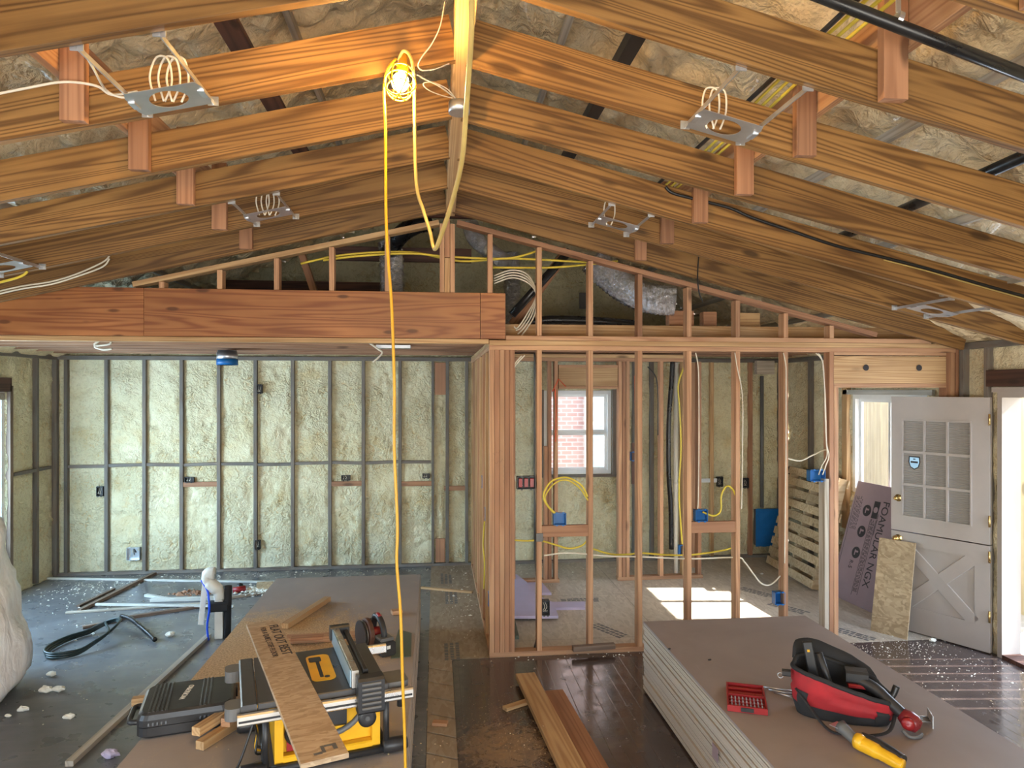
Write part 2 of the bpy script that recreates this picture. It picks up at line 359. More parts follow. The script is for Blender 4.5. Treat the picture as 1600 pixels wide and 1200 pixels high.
def board(name, p0, p1, w, h, m, parent=None, up=(0, 0, 1), c=0.0015):
    """lumber with its grain along its own local X"""
    p0, p1 = V(p0), V(p1); mb = MB().bar(p0, p1, w, h, up, c)
    x = (p1 - p0).normalized(); y = V(up).cross(x)
    y = y.normalized() if y.length > 1e-6 else V((0, 1, 0)).cross(x).normalized()
    z = x.cross(y); R = Matrix((x, y, z)).transposed()
    return build(name, mb, m, parent, org=(p0 if p0.z <= p1.z else p1).copy() if abs(p0.z - p1.z) > 0.3 else (p0 + p1) / 2, rot=R)
def empty(name, loc, rz=0, label=None, cat=None, group=None):
    o = bpy.data.objects.new(name, None); COL.objects.link(o); o.empty_display_size = 0.1
    M = Matrix.Translation(V(loc)) @ Matrix.Rotation(rz, 4, 'Z'); o.matrix_world = M; WM[o.name] = M
    return tag(o, label, cat, group)
def text(name, s, size, M, m, parent=None, ext=0.0006, align='CENTER', sx=1.0):
    c = bpy.data.curves.new('t', 'FONT'); c.body = s; c.size = size; c.align_x = align; c.align_y = 'CENTER'; c.extrude = ext
    o = bpy.data.objects.new('t', c); COL.objects.link(o); dg = bpy.context.evaluated_depsgraph_get(); dg.update()
    me = bpy.data.meshes.new_from_object(o.evaluated_get(dg)); bpy.data.objects.remove(o); bpy.data.curves.remove(c)
    mb = MB(); mb.v = [M @ V((q.co.x * sx, q.co.y, q.co.z)) for q in me.vertices]; mb.f = [tuple(p.vertices) for p in me.polygons]
    bpy.data.meshes.remove(me)
    return build(name, mb, m, parent)
def smoothpath(pts, k=6):
    P = [V(p) for p in pts]; out = []
    for i in range(len(P) - 1):
        a, b, c, d = P[max(i - 1, 0)], P[i], P[i + 1], P[min(i + 2, len(P) - 1)]
        for j in range(k):
            t = j / k; out.append(0.5 * ((2 * b) + (c - a) * t + (2 * a - 5 * b + 4 * c - d) * t * t + (3 * b - a - 3 * c + d) * t ** 3))
    return out + [P[-1]]
def cable(name, pts, r, m, label=None, cat=None, parent=None, k=6, group=None, n=8, flat=1.0):
    o = build(name, MB().tube(smoothpath(pts, k), r, n, flat=flat), m, parent, smooth=True)
    return tag(o, label, cat, group)
ORD = ['first', 'second', 'third', 'fourth', 'fifth', 'sixth', 'seventh', 'eighth', 'ninth', 'tenth', 'eleventh', 'twelfth', 'thirteenth', 'fourteenth', 'fifteenth',
       'sixteenth', 'seventeenth', 'eighteenth', 'nineteenth', 'twentieth', 'twenty-first', 'twenty-second', 'twenty-third', 'twenty-fourth', 'twenty-fifth', 'twenty-sixth', 'twenty-seventh', 'twenty-eighth', 'twenty-ninth', 'thirtieth', 'thirty-first']
YP, YB, XL, XRW, YREAR = 5.40, 8.33, -4.25, 4.38, -1.6
# ---------------------------------------------------------------- floors
def struct(o): o['kind'] = 'structure'; return o
struct(build('floor', MB().box((XL - 0.15, YREAR, -0.12), (XRW + 0.15, YB + 0.15, -0.012)), 'dark_floor', org=V((0, 0, 0))))
struct(build('floor_kitchen', MB().box((XL, YREAR, -0.02), (-0.06, YB, 0.0)), 'sheet_subfloor', org=V((0, 0, 0))))
struct(build('floor_front', MB().box((0.125, YREAR, -0.02), (XRW, YP - 0.002, 0.0)), 'dark_floor', org=V((0, 0, 0))))
struct(build('floor_hall', MB().box((-0.06, YP - 0.0, -0.02), (0.41, YB, 0.001)), 'osb_dusty', org=V((0, 0, 0))))
struct(build('floor_bath', MB().box((0.41, YP, -0.02), (XRW, YB, 0.0)), 'osb_floor', org=V((0, 0, 0))))
# patch strip of short diagonal boards
mb = MB(); y = YREAR
while y < YP - 0.05:
    a = 0.09; mb.add([(-0.055, y, -0.012), (0.12, y - a, -0.012), (0.12, y - a + 0.225, -0.012), (-0.055, y + 0.225, -0.012),
                      (-0.055, y, 0.0), (0.12, y - a, 0.0), (0.12, y - a + 0.225, 0.0), (-0.055, y + 0.225, 0.0)],
                     [(3, 2, 1, 0), (4, 5, 6, 7), (0, 1, 5, 4), (1, 2, 6, 5), (2, 3, 7, 6), (3, 0, 4, 7)]); y += 0.245
struct(build('floor_patch', mb, 'osb_dusty', org=V((0, 0, 0))))
# ---------------------------------------------------------------- foam walls
def fn(p, s=1.0, seed=0.0):
    q = V((p.x * s + seed, p.y * s, p.z * s))
    patch = min(1.0, max(0.12, noise.noise(q * 2.3 + V((5, 0, 0))) * 2.2 + 0.55))
    crust = noise.voronoi(q * 11 + noise.noise_vector(q * 9) * 0.9)[0][0]
    return 0.25 + noise.fractal(q * 4, 0.8, 2.1, 3) * 0.35 - crust * 0.75 * patch + 0.3 * abs(noise.noise(q * 30)) * patch
def foamwall(name, o, u, nrm, L, Z1, holes, studs, m, step=0.022, amp=0.05, top=None, thick=0.12, bands=(), Z0=0.0):
    """grid wall from o along u, height up; raised lumpy foam between studs; holes (u0,u1,z0,z1)"""
    o, u, nrm = V(o), V(u), V(nrm); nu = round(L / step); nz = round((Z1 - Z0) / step); idx = {}; mb = MB()
    us = [L * i / nu for i in range(nu + 1)]; zs = [Z0 + (Z1 - Z0) * j / nz for j in range(nz + 1)]
    def snap(vals, edges):
        for e in edges:
            k = min(range(len(vals)), key=lambda i: abs(vals[i] - e)); vals[k] = e
    snap(us, [h[0] for h in holes] + [h[1] for h in holes]); snap(zs, [h[2] for h in holes] + [h[3] for h in holes])
    def act(i, j):
        if not (0 <= i < nu and 0 <= j < nz): return False
        a, b = (us[i] + us[i + 1]) / 2, (zs[j] + zs[j + 1]) / 2
        if top and b > top((o + u * a)): return False
        return not any(h[0] < a < h[1] and h[2] < b < h[3] for h in holes)
    def vert(i, j, back):
        k = (i, j, back)
        if k not in idx:
            p = o + u * us[i] + V((0, 0, zs[j]))
            if back: p = p - nrm * thick
            else:
                d = min([abs(us[i] - s_) for s_ in studs] + [9]); d = min([d] + [abs(zs[j] - b_) for b_ in bands])
                e = min(1, max(0, (d - 0.02 + 0.014 * noise.noise(p * 14)) / 0.04)); p = p + nrm * (-0.012 * (1 - e) + e * (amp * fn(p) - 0.003))
            idx[k] = len(mb.v); mb.v.append(p)
        return idx[k]
    flip = u.cross(V((0, 0, 1))).dot(nrm) < 0
    def q(a, b, c, d): mb.f.append((d, c, b, a) if flip else (a, b, c, d))
    for i in range(nu):
        for j in range(nz):
            if not act(i, j): continue
            q(vert(i, j, 0), vert(i + 1, j, 0), vert(i + 1, j + 1, 0), vert(i, j + 1, 0))
            q(vert(i, j + 1, 1), vert(i + 1, j + 1, 1), vert(i + 1, j, 1), vert(i, j, 1))
            for di, dj, A, B in ((-1, 0, (i, j + 1), (i, j)), (1, 0, (i + 1, j), (i + 1, j + 1)), (0, -1, (i, j), (i + 1, j)), (0, 1, (i + 1, j + 1), (i, j + 1))):
                if not act(i + di, j + dj): q(vert(*A, 0), vert(*A, 1), vert(*B, 1), vert(*B, 0))
    return struct(build(name, mb, m, smooth=True, org=V((0, 0, 0))))
atticz = lambda x: 4.42 - 0.46 * abs(x - 0.1)
BSTUD = [-4.12, -3.692, -3.286, -2.883, -2.475, -2.069, -1.652, -1.231, -0.848, -0.425, -0.04, 0.13, 0.36]
BST2 = [0.62, 1.22, 2.19, 2.30, 2.55]
foamwall('wall_back', (XL, YB, 0), (1, 0, 0), (0, -1, 0), XRW - XL, 2.47, [(1.29 - XL, 2.12 - XL, 1.06, 2.07)],
         [s - XL for s in BSTUD + BST2 + [2.95, 3.42]], 'wall_foam', bands=(1.225,))
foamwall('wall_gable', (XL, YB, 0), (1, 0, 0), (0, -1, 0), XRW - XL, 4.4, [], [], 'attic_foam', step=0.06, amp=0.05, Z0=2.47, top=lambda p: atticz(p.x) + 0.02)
foamwall('wall_left', (XL, YREAR, 0), (0, 1, 0), (1, 0, 0), YB - YREAR, 2.47, [(5.0 - YREAR, 7.44 - YREAR, 0.45, 2.06), (0.1 - YREAR, 2.3 - YREAR, 0.6, 2.1)],
         [q - YREAR for q in (7.5, 7.93, 4.95, 4.5, 4.1, 3.7)], 'wall_foam', bands=(1.225,))
foamwall('wall_right', (XRW, YREAR, 0), (0, 1, 0), (-1, 0, 0), YB - YREAR, 2.47,
         [(4.02 - YREAR, 4.99 - YREAR, 0.0, 2.06), (5.83 - YREAR, 6.98 - YREAR, 1.0, 2.03)], [q - YREAR for q in (5.12, 5.35, 5.55, 7.05, 7.30, 7.75)], 'warm_foam', bands=(1.08,))
foamwall('wall_rear', (XL, YREAR, 0), (1, 0, 0), (0, 1, 0), XRW - XL, 4.4, [(1.75, 7.25, 0.3, 2.35)], [], 'wall_foam', step=0.15, top=lambda p: atticz(p.x) + 0.02)  # unseen rear wall, its wide opening added to let light in
# roof underside, blown foam
for nm, x0, x1 in (('ceiling_left', XL - 0.1, 0.1), ('ceiling_right', 0.1, XRW + 0.1)):
    mb = MB(); nx, ny = 140, 300
    for j in range(ny + 1):
        for i in range(nx + 1):
            x = x0 + (x1 - x0) * i / nx; yy = YREAR + (YB + 0.1 - YREAR) * j / ny; p = V((x, yy, 0))
            r = (yy % 0.6) / 0.6; rib = 0.05 * max(0, 1 - abs(r - 0.5) / 0.12)
            d = 0.045 * noise.fractal(p * 3.2, 0.9, 2.0, 3) + 0.05 * (0.5 - noise.cell_vector(p * 0).x * 0) * 0 + 0.11 * (0.5 - noise.voronoi(p * 7.5 + noise.noise_vector(p * 4) * 0.5)[0][0])
            d *= min(1, max(0.05, (min(x - XL, XRW - x) - 0.05) / 0.7))
            if nm == 'ceiling_right' and 1.7 < x < 3.4: d -= 0.03
            mb.v.append(V((x, yy, atticz(x) - d + rib)))
    o_ = len(mb.v); mb.v += [q + V((0, 0, 0.18)) for q in mb.v[:o_]]
    w_ = nx + 1
    for j in range(ny):
        for i in range(nx):
            a = j * w_ + i; mb.f.append((a, a + w_, a + w_ + 1, a + 1)); mb.f.append((o_ + a, o_ + a + 1, o_ + a + w_ + 1, o_ + a + w_))
    struct(build(nm, mb, 'roof_foam', smooth=True, org=V((0, 0, 0))))
# ---------------------------------------------------------------- windows, door frames, outdoors
def window(name, c0, c1, axis, nrm, rail=None, vrail=None, fr=0.045, depth=0.09):
    """c0,c1 opening corners; axis unit vec along width; nrm to the room"""
    c0, c1, axis, nrm = V(c0), V(c1), V(axis), V(nrm); e = empty(name, (c0 + V((c1.x, c1.y, c0.z))) / 2); struct(e)
    L = (c1 - c0).dot(axis); z0, z1 = c0.z, c1.z
    def b(u0, u1, a, bz, d0, d1, mb):
        p = c0 + axis * u0 + nrm * d0; q = c0 + axis * u1 + nrm * d1; return mb.box((p.x, p.y, a), (q.x, q.y, bz))
    mb = MB(); b(0, fr, z0, z1, 0, -depth, mb); b(L - fr, L, z0, z1, 0, -depth, mb); b(fr, L - fr, z0, z0 + fr, 0, -depth, mb); b(fr, L - fr, z1 - fr, z1, 0, -depth, mb)
    build('window_frame', mb, 'white_vinyl', e)
    secs = []
    if rail: secs = [(fr, L - fr, z0 + fr, rail), (fr, L - fr, rail, z1 - fr)]
    elif vrail: secs = [(fr, vrail, z0 + fr, z1 - fr), (vrail, L - fr, z0 + fr, z1 - fr)]
    for k, (a, bb, zz, zt) in enumerate(secs):
        d = -0.03 - 0.02 * k; s = 0.032; mb = MB()
        b(a, a + s, zz, zt, d, d - 0.025, mb); b(bb - s, bb, zz, zt, d, d - 0.025, mb); b(a + s, bb - s, zz, zz + s, d, d - 0.025, mb); b(a + s, bb - s, zt - s, zt, d, d - 0.025, mb)
        sa = build('sash', mb, 'white_vinyl', e); mb = MB(); b(a + s, bb - s, zz + s, zt - s, d - 0.01, d - 0.014, mb); build('pane', mb, 'glass', sa)
    return e
window('window_1', (1.29, YB - 0.01, 1.06), (2.12, YB - 0.01, 2.07), (1, 0, 0), (0, -1, 0), rail=1.56)
window('window_2', (XRW + 0.02, 5.83, 1.0), (XRW + 0.02, 6.98, 2.03), (0, 1, 0), (-1, 0, 0), vrail=0.60)
window('window_3', (XL - 0.02, 5.0, 0.45), (XL - 0.02, 7.44, 2.06), (0, 1, 0), (1, 0, 0), vrail=1.2)
# raw jambs round windows
for nm, p0, p1, w, h in (('trim_1', (2.15, YB - 0.03, 1.04), (2.15, YB - 0.03, 2.08), 0.05, 0.04), ('trim_2', (1.26, YB - 0.03, 1.04), (1.26, YB - 0.03, 2.08), 0.05, 0.04), ('trim_3', (1.2, YB - 0.03, 1.04), (2.2, YB - 0.03, 1.04), 0.05, 0.03)):
    struct(board(nm, p0, p1, w, h, 'grimy_wood'))
struct(board('trim_4', (XRW - 0.02, 7.03, 0.6), (XRW - 0.02, 7.03, 2.1), 0.05, 0.09, 'pine'))
struct(board('trim_5', (XRW - 0.03, 5.7, 2.055), (XRW - 0.03, 7.06, 2.055), 0.03, 0.05, 'white_lath'))
struct(board('trim_6', (XL + 0.01, 7.47, 0.0), (XL + 0.01, 7.47, 2.12), 0.05, 0.05, 'brown_lath'))
struct(board('trim_7', (XL + 0.01, 4.9, 2.13), (XL + 0.01, 7.47, 2.13), 0.05, 0.14, 'dark_wood'))
# shade valance at left opening
e = build('roller_shade', MB().box((XL - 0.06, 5.05, 1.98), (XL + 0.0, 7.42, 2.055), c=0.01), 'grey_wood'); tag(e, 'rolled grey shade under the head of the left wall window', 'shade')
# exterior
gr = struct(build('ground', MB().box((-40, -30, -0.6), (40, 40, -0.35)), 'ground', org=V((0, 0, -0.6))))
bh = empty('brick_house', (2.2, 12.2, -0.35), 0, 'pinkish brick neighbouring house seen through the small double hung window', 'building')
build('wall', MB().box((-3.0, 12.2, -0.35), (7.4, 14, 5.0)), 'brick', bh)
wi = build('window', MB().box((2.62, 12.14, 0.45), (3.5, 12.2, 2.5)), 'white_vinyl', bh)
build('pane', MB().box((2.68, 12.125, 0.52), (3.44, 12.139, 1.46)).box((2.68, 12.125, 1.52), (3.44, 12.139, 2.44)), 'rip_blue', wi)
fe = empty('board_fence', (6.3, 9.0, -0.35), 0, 'pale vertical board fence outside the right wall window', 'fence')
for k in range(26):
    board('fence_board', (6.3, 6.4 + k * 0.165, -0.35), (6.3, 6.4 + k * 0.165, 1.93 + 0.9), 0.02, 0.158, 'fence_wood', fe, up=(0, 1, 0))
sd = empty('white_outbuilding', (5.9, 4.3, -0.35), 0, 'pale sided building wall glimpsed through the open doorway', 'building')
for k in range(14): board('siding_board', (6.0, 3.6 + k * 0.14, -0.35), (6.0, 3.6 + k * 0.14, 3.3), 0.02, 0.13, 'siding', sd, up=(0, 1, 0))
lf = empty('tan_fence', (-5.7, 10.5, -0.35), 0, 'tan board fence glimpsed through the window at the left edge', 'fence')
for k in range(24): board('fence_board', (-5.7, 8.0 + k * 0.165, -0.35), (-5.7, 8.0 + k * 0.165, 2.6), 0.02, 0.158, 'fence_wood', lf, up=(0, 1, 0))
# door frame in right wall
mb = MB().box((XRW - 0.03, 4.955, 0), (XRW + 0.13, 5.0, 2.06)).box((XRW - 0.03, 4.02, 2.02), (XRW + 0.13, 4.955, 2.06)).box((XRW - 0.03, 4.02, 0), (XRW + 0.13, 4.06, 2.02))
struct(build('door_1', mb, 'white_paint'))
struct(build('trim_8', MB().box((XRW - 0.045, 3.9, 2.06), (XRW + 0.0, 5.04, 2.10)), 'white_paint'))
struct(board('trim_9', (XRW - 0.03, 3.8, 2.17), (XRW - 0.03, 5.09, 2.17), 0.04, 0.13, 'dark_wood'))
struct(build('trim_10', MB().box((XRW - 0.03, 4.06, 0), (XRW + 0.13, 4.955, 0.03)), 'dark_wood'))
# ================================================================ framing
def stud(p0, p1, w, h, m, label, name='wall_stud', group=None, cat='stud', up=(0, 1, 0)):
    return tag(board(name, p0, p1, w, h, m, up=up), label, cat, group)
rnd = random.Random(3)
# studs standing in the back foam wall
for i, x in enumerate(BSTUD):
    w = 0.038
    if i == 10: w = 0.03
    stud((x, YB - 0.012, 0.03), (x, YB - 0.012, 2.42), w, 0.055, 'grimy_wood',
         '%s grimy grey stud from the left corner in the foamed back wall' % ORD[i], group='grimy studs of the foamed back wall')
for i, (x, m, d) in enumerate(((0.62, 'grimy_wood', 'grimy stud in back foam wall just right of the multi-stud corner post'), (1.19, 'grimy_wood', 'grimy stud in foam wall at the left of the small window'),
                            (2.21, 'grimy_wood', 'grimy stud in foam wall at the right of the small window'), (2.40, 'grimy_wood', 'grey stud with an orange paint stripe in the back foam wall'),
                            (2.62, 'grimy_wood', 'grimy stud in back foam wall behind the black waste pipe'),
                            (3.38, 'pine', 'clean tan stud in the foam wall left of the blue-taped panel'), (3.88, 'redfir', 'reddish stud in the foam wall directly above the blue-taped panel'),
                            (4.27, 'grimy_wood', 'grimy corner stud at the right end of the back foam wall'))):
    stud((x, YB - 0.02, 0.03), (x, YB - 0.02, 2.42), 0.045, 0.06, m, d)
tag(board('wall_plate', (XL, YB - 0.02, 2.44), (XRW, YB - 0.02, 2.44), 0.07, 0.045, 'grimy_wood'), 'dark grimy top plate along the head of the foamed back wall', 'plate')
tag(board('wall_plate', (XL, YB - 0.02, 0.015), (XRW, YB - 0.02, 0.015), 0.07, 0.03, 'grimy_wood'), 'dark sole plate along the foot of the foamed back wall', 'plate')
for i in range(len(BSTUD) - 1):
    a, b = BSTUD[i] + 0.02, BSTUD[i + 1] - 0.02
    if b - a > 0.2:
        tag(board('fire_block', (a, YB - 0.008, 1.225 + 0.004 * ((i * 7) % 5 - 2)), (b, YB - 0.008, 1.225 + 0.004 * ((i * 3) % 5 - 2)), 0.04, 0.034, 'grimy_wood'), '%s mid-height grey block from the left corner in the back foam wall' % ORD[i], 'blocking', 'mid-height blocks of the foamed back wall')
for i, (a, b, z, lb) in enumerate(((287, 341, 757, 'flat wood backer under the outlet box in the fourth wide foam bay'), (518, 566, 756, 'flat wood backer under the outlet box between the cord and the left stack'),
                              (627, 676, 756, 'wood backer block just right of the hanging yellow cord'), (694, 728, 763, 'short wood backer block beside the open stud wall'))):
    p, q = aY(a, z, YB - 0.02), aY(b, z, YB - 0.02); q.z = p.z
    tag(board('backer_block', p, q, 0.03, 0.055, 'redfir'), lb, 'blocking')
p = aY(688, 600, YB); tag(board('patch_board', (p.x, YB - 0.03, 2.02), (p.x, YB - 0.03, 2.4), 0.13, 0.02, 'redfir', up=(0, 1, 0)), 'dark reddish board between paired studs at the top of the back wall', 'board')
tag(board('patch_board', (p.x, YB - 0.03, 0.04), (p.x, YB - 0.03, 0.32), 0.11, 0.02, 'redfir', up=(0, 1, 0)), 'dark reddish board between paired studs at the foot of the back wall', 'board')
# left wall studs
for y, lb in ((7.93, 'thin grimy stud line midway on the short left foam wall'),): stud((XL + 0.012, y, 0.02), (XL + 0.012, y, 2.42), 0.035, 0.05, 'grimy_wood', lb, up=(1, 0, 0))
stud((XL + 0.03, 8.28, 0.02), (XL + 0.03, 8.28, 2.42), 0.05, 0.05, 'grimy_wood', 'grimy stud in the left rear corner of the room', up=(1, 0, 0))
tag(board('fire_block', (XL + 0.012, 7.52, 1.225), (XL + 0.012, 8.2, 1.225), 0.04, 0.034, 'grimy_wood', up=(0, 0, 1)), 'grey mid-height block on the short left foam wall', 'blocking')
tag(board('wall_plate', (XL + 0.02, YREAR, 2.44), (XL + 0.02, YB - 0.06, 2.44), 0.07, 0.05, 'grimy_wood'), 'grimy top plate along the head of the left foam wall', 'plate')
# right wall studs
for y, m, lb in ((5.10, 'grimy_wood', 'grimy stud at the hinge side of the exterior doorway'), (5.36, 'grimy_wood', 'grimy stud on the right wall touching the partition end'), (7.30, 'grimy_wood', 'dark stud in the right foam wall behind the pallet top'),
                 (7.75, 'grimy_wood', 'thin dark stud nearest the rear corner on the right foam wall')):
    stud((XRW - 0.012, y, 0.0), (XRW - 0.012, y, 2.42), 0.045, 0.06, m, lb, up=(1, 0, 0))
tag(board('sill_board', (XRW - 0.02, 7.06, 1.08), (XRW - 0.02, YB - 0.06, 1.08), 0.05, 0.09, 'dark_wood'), 'dark brown horizontal board on the right wall behind the pallet', 'board')
tag(board('wall_plate', (XRW - 0.02, YREAR, 2.44), (XRW - 0.02, YB - 0.06, 2.44), 0.07, 0.05, 'grimy_wood'), 'grimy top plate along the head of the right foam wall', 'plate')
# ---- front partition
YC = YP + 0.045
PX = [0.803, 1.211, 1.61, 2.015, 2.421, 2.828]
names = ['bare stud with a small grey switch box, nearest the corner post', 'second bare stud from the corner post, over the short red block', 'third bare stud from the corner post, foot behind the gypsum stack',
         'fourth bare stud from the corner post, left of the blue box block', 'fifth bare stud from the corner post, right of the blue box block', 'sixth bare stud from the corner post, holding the low blue outlet box']
for i, x in enumerate(PX): stud((x, YC, 0.038), (x, YC, 2.389), 0.038, 0.089, 'fir', names[i], group=None)
for k in range(5):
    x = 0.43 + 0.0395 * k
    stud((x, YC, 0.038), (x, YC, 2.389), 0.038, 0.089, 'redfir' if k in (1, 3, 4) else 'fir', '%s ply from the left in the stacked corner post of the partition' % ORD[k], name='corner_stud', group='plies of the corner post')

stud((3.222, YC, 0.0), (3.222, YC, 2.389), 0.038, 0.089, 'redfir', 'full height king stud at the left of the wide partition opening')
stud((3.262, YC, 0.0), (3.262, YC, 2.10), 0.038, 0.089, 'fir', 'pinkish jack stud carrying the left end of the doorway header')
stud((3.180, YC, 0.0), (3.180, YC, 1.35), 0.038, 0.089, 'grey_wood', 'short pale stud cut off at waist height beside the blue boxes')
stud((4.255, YC, 0.0), (4.255, YC, 2.389), 0.038, 0.089, 'redfir', 'king stud carrying the right end of the doorway header')
stud((4.295, YC, 0.0), (4.295, YC, 2.389), 0.038, 0.089, 'fir', 'stud at the far right end of the partition plates')
stud((4.336, YC, 0.0), (4.336, YC, 2.46), 0.03, 0.089, 'redfir', 'reddish end stud of the partition against the right foam wall')
hd = board('door_header', (3.243, YC, 2.245), (4.234, YC, 2.245), 0.085, 0.225, 'pine'); tag(hd, 'thick pine header with two dark knots over the wide partition opening', 'header')
for x in (3.52, 3.99):
    kn = MB().lathe([(0.0, 0), (0.02, 0.0), (0.026, 0.002), (0.0, 0.003)], (x, YP - 0.0005, 2.262), 14, (0, -1, 0)); build('knot', kn, 'ink', hd)
tag(board('header_plate', (3.243, YC, 2.115), (4.234, YC, 2.115), 0.089, 0.034, 'fir'), 'flat pinkish plate under the knotty header', 'plate')
tag(board('header_plate', (3.243, YC, 2.377), (4.234, YC, 2.377), 0.089, 0.024, 'fir'), 'flat plate between the knotty header and the top plates', 'plate')
for k, (za, m, lb) in enumerate(((2.408, 'fir', 'lowest of the three stacked top plates on the partition'), (2.446, 'pine', 'middle of the three stacked top plates on the partition'), (2.484, 'fir', 'uppermost of the three stacked top plates on the partition'))):
    tag(board('top_plate', (0.41 if k < 2 else 0.54, YC, za), (4.10 if k == 2 else 4.32, YC, za), 0.089, 0.0365, m), lb, 'plate')
tag(board('bottom_plate', (0.41, YC, 0.019), (3.16, YC, 0.019), 0.089, 0.038, 'fir'), 'bottom plate of the front partition on the floor', 'plate')
for x0, x1, z, lb in ((0.822, 1.19, 0.97, 'short horizontal block under the left blue box of the partition'), (2.034, 2.40, 0.975, 'short horizontal block under the right blue box of the partition')):
    tag(board('box_block', (x0, YP + 0.02, z), (x1, YP + 0.02, z), 0.038, 0.089, 'redfir'), lb, 'blocking')
# LVL header
lv = empty('header_beam', (-1.86, YC, 2.475), 0, 'long orange-brown plywood faced beam over the kitchen opening', 'beam')
for a, b in ((XL + 0.03, -2.142), (-2.139, 0.338), (0.341, 0.535)): board('beam_panel', (a, YC, 2.653), (b, YC, 2.653), 0.09, 0.355, 'lvl', lv)
tag(board('beam_plate', (XL + 0.03, YC, 2.4545), (0.405, YC, 2.4545), 0.089, 0.036, 'pine'), 'narrow pale plate nailed under the long plywood beam', 'plate')
# gable framing above
for k, (xs, m, lb) in enumerate(((-2.018, 'fir', 'shortest gable stud at the left end above the long beam'), (-1.604, 'fir', 'second gable stud from the left above the beam'), (-1.193, 'fir', 'third gable stud from the left above the beam'),
                 (-0.788, 'fir', 'fourth gable stud from the left above the beam'), (-0.372, 'fir', 'gable stud crossed by the yellow cord, left of the ridge post'),
                 (0.417, 'fir', 'gable stud just right of the ridge post on the beam end'), (0.803, 'fir', 'gable stud beside the drooping white cables'), (1.211, 'fir', 'gable stud left of the silver flexible duct'),
                 (1.61, 'redfir', 'gable stud in front of the silver flexible duct'), (2.015, 'fir', 'gable stud right of the silver flexible duct'), (2.421, 'fir', 'third gable stud from the right end of the gable'), (2.828, 'fir', 'second gable stud from the right end of the gable'), (3.224, 'fir', 'shortest gable stud at the right end of the gable'))):
    z0 = 2.832 if xs < 0.54 else 2.5035
    stud((xs, YC, z0), (xs, YC, roofz(xs) - 0.055), 0.038, 0.089, m, lb, name='gable_stud')
for k, (x, m, lb) in enumerate(((0.045, 'fir', 'left ply of the ridge post above the beam'), (0.125, 'fir', 'right ply of the ridge post above the beam'))):
    stud((x, YC, 2.832), (x, YC, 3.36), 0.036, 0.089, m, lb, name='ridge_post')
stud((0.085, YC + 0.01, 2.832), (0.085, YC + 0.01, 3.10), 0.04, 0.07, 'pine', 'short middle ply of the ridge post', name='ridge_post')
stud((0.085, YC + 0.0, 3.102), (0.085, YC + 0.0, 3.40), 0.04, 0.085, 'redfir', 'upper middle ply of the ridge post', name='ridge_post')
def rslope(x): return roofz(x)
tag(board('gable_plate', (0.02, YC, roofz(0.02) - 0.03), (-2.22, YC, roofz(-2.22) - 0.03), 0.089, 0.038, 'pine'), 'sloping plate over the gable studs left of the ridge', 'plate')
tag(board('gable_plate', (0.16, YC, roofz(0.16) - 0.03), (3.62, YC, roofz(3.62) - 0.03), 0.089, 0.038, 'redfir'), 'sloping pinkish plate over the gable studs right of the ridge', 'plate')
# ridge beam
tag(board('ridge_beam', (0.106, YREAR + 0.05, 3.525), (0.106, YP - 0.02, 3.525), 0.07, 0.22, 'pine'), 'light ridge beam running toward the viewer between both slopes', 'beam')
# ceiling rafters
RY = [1.66, 2.25, 2.83, 3.42, 4.02, 4.62, 5.24]
RH = 0.184
for k, y in enumerate(RY):
    near = ['nearest', 'second nearest', 'third nearest', 'fourth nearest', 'fifth nearest', 'sixth nearest', 'farthest'][k]
    for side in (-1, 1):
        x0 = 0.070 if side < 0 else 0.142
        x1 = XL + 0.12 if side < 0 else XRW - 0.08
        s = SL if side < 0 else SR; hh = RH / 2 * math.sqrt(1 + s * s)
        yy = y + 0.019 + (0.0 if side < 0 else 0.02)
        o = board('ceiling_rafter', (x0, yy, roofz(x0) + hh), (x1, yy, roofz(x1) + hh), 0.038, RH, 'rafter_wood')
        extra = ''
        if side < 0: extra = {0: '', 1: '', 2: ' with the work light on it', 5: '', 6: ' against the gable'}.get(k, '')
        else: extra = {6: ' against the gable', 4: ''}.get(k, '')
        tag(o, '%s golden brown rafter on the %s slope%s' % (near, 'left' if side < 0 else 'right', extra), 'rafter')
# hanger blocks tying rafters to the strongbacks
for k, y in enumerate(RY):
    for side, xb in ((-1, -1.365), (1, 1.565)):
        if k == 0 and side < 0: continue
        zb = roofz(xb) + 0.012; yy = y - 0.02 + (0 if side < 0 else 0.02)
        o = board('hanger_block', (xb, yy - 0.001, zb), (xb + side * -0.0 , yy - 0.001, zb + 0.42), 0.089, 0.038, 'redfir', up=(0, 1, 0))
        tag(o, '%s hanger block on the %s slope counting from the viewer' % (['first', 'second', 'third', 'fourth', 'fifth', 'sixth', 'seventh'][k], 'left' if side < 0 else 'right'), 'block')
for side, xb in ((-1, -1.43), (1, 1.63)):
    z = roofz(xb) + 0.19 + 0.12
    tag(board('strongback', (xb, YREAR + 0.1, z + 0.0), (xb, 5.3, z + 0.0), 0.036, 0.20, 'fir'), 'long plank on edge above the %s rafters, tied by the hanger blocks' % ('left' if side < 0 else 'right'), 'plank')
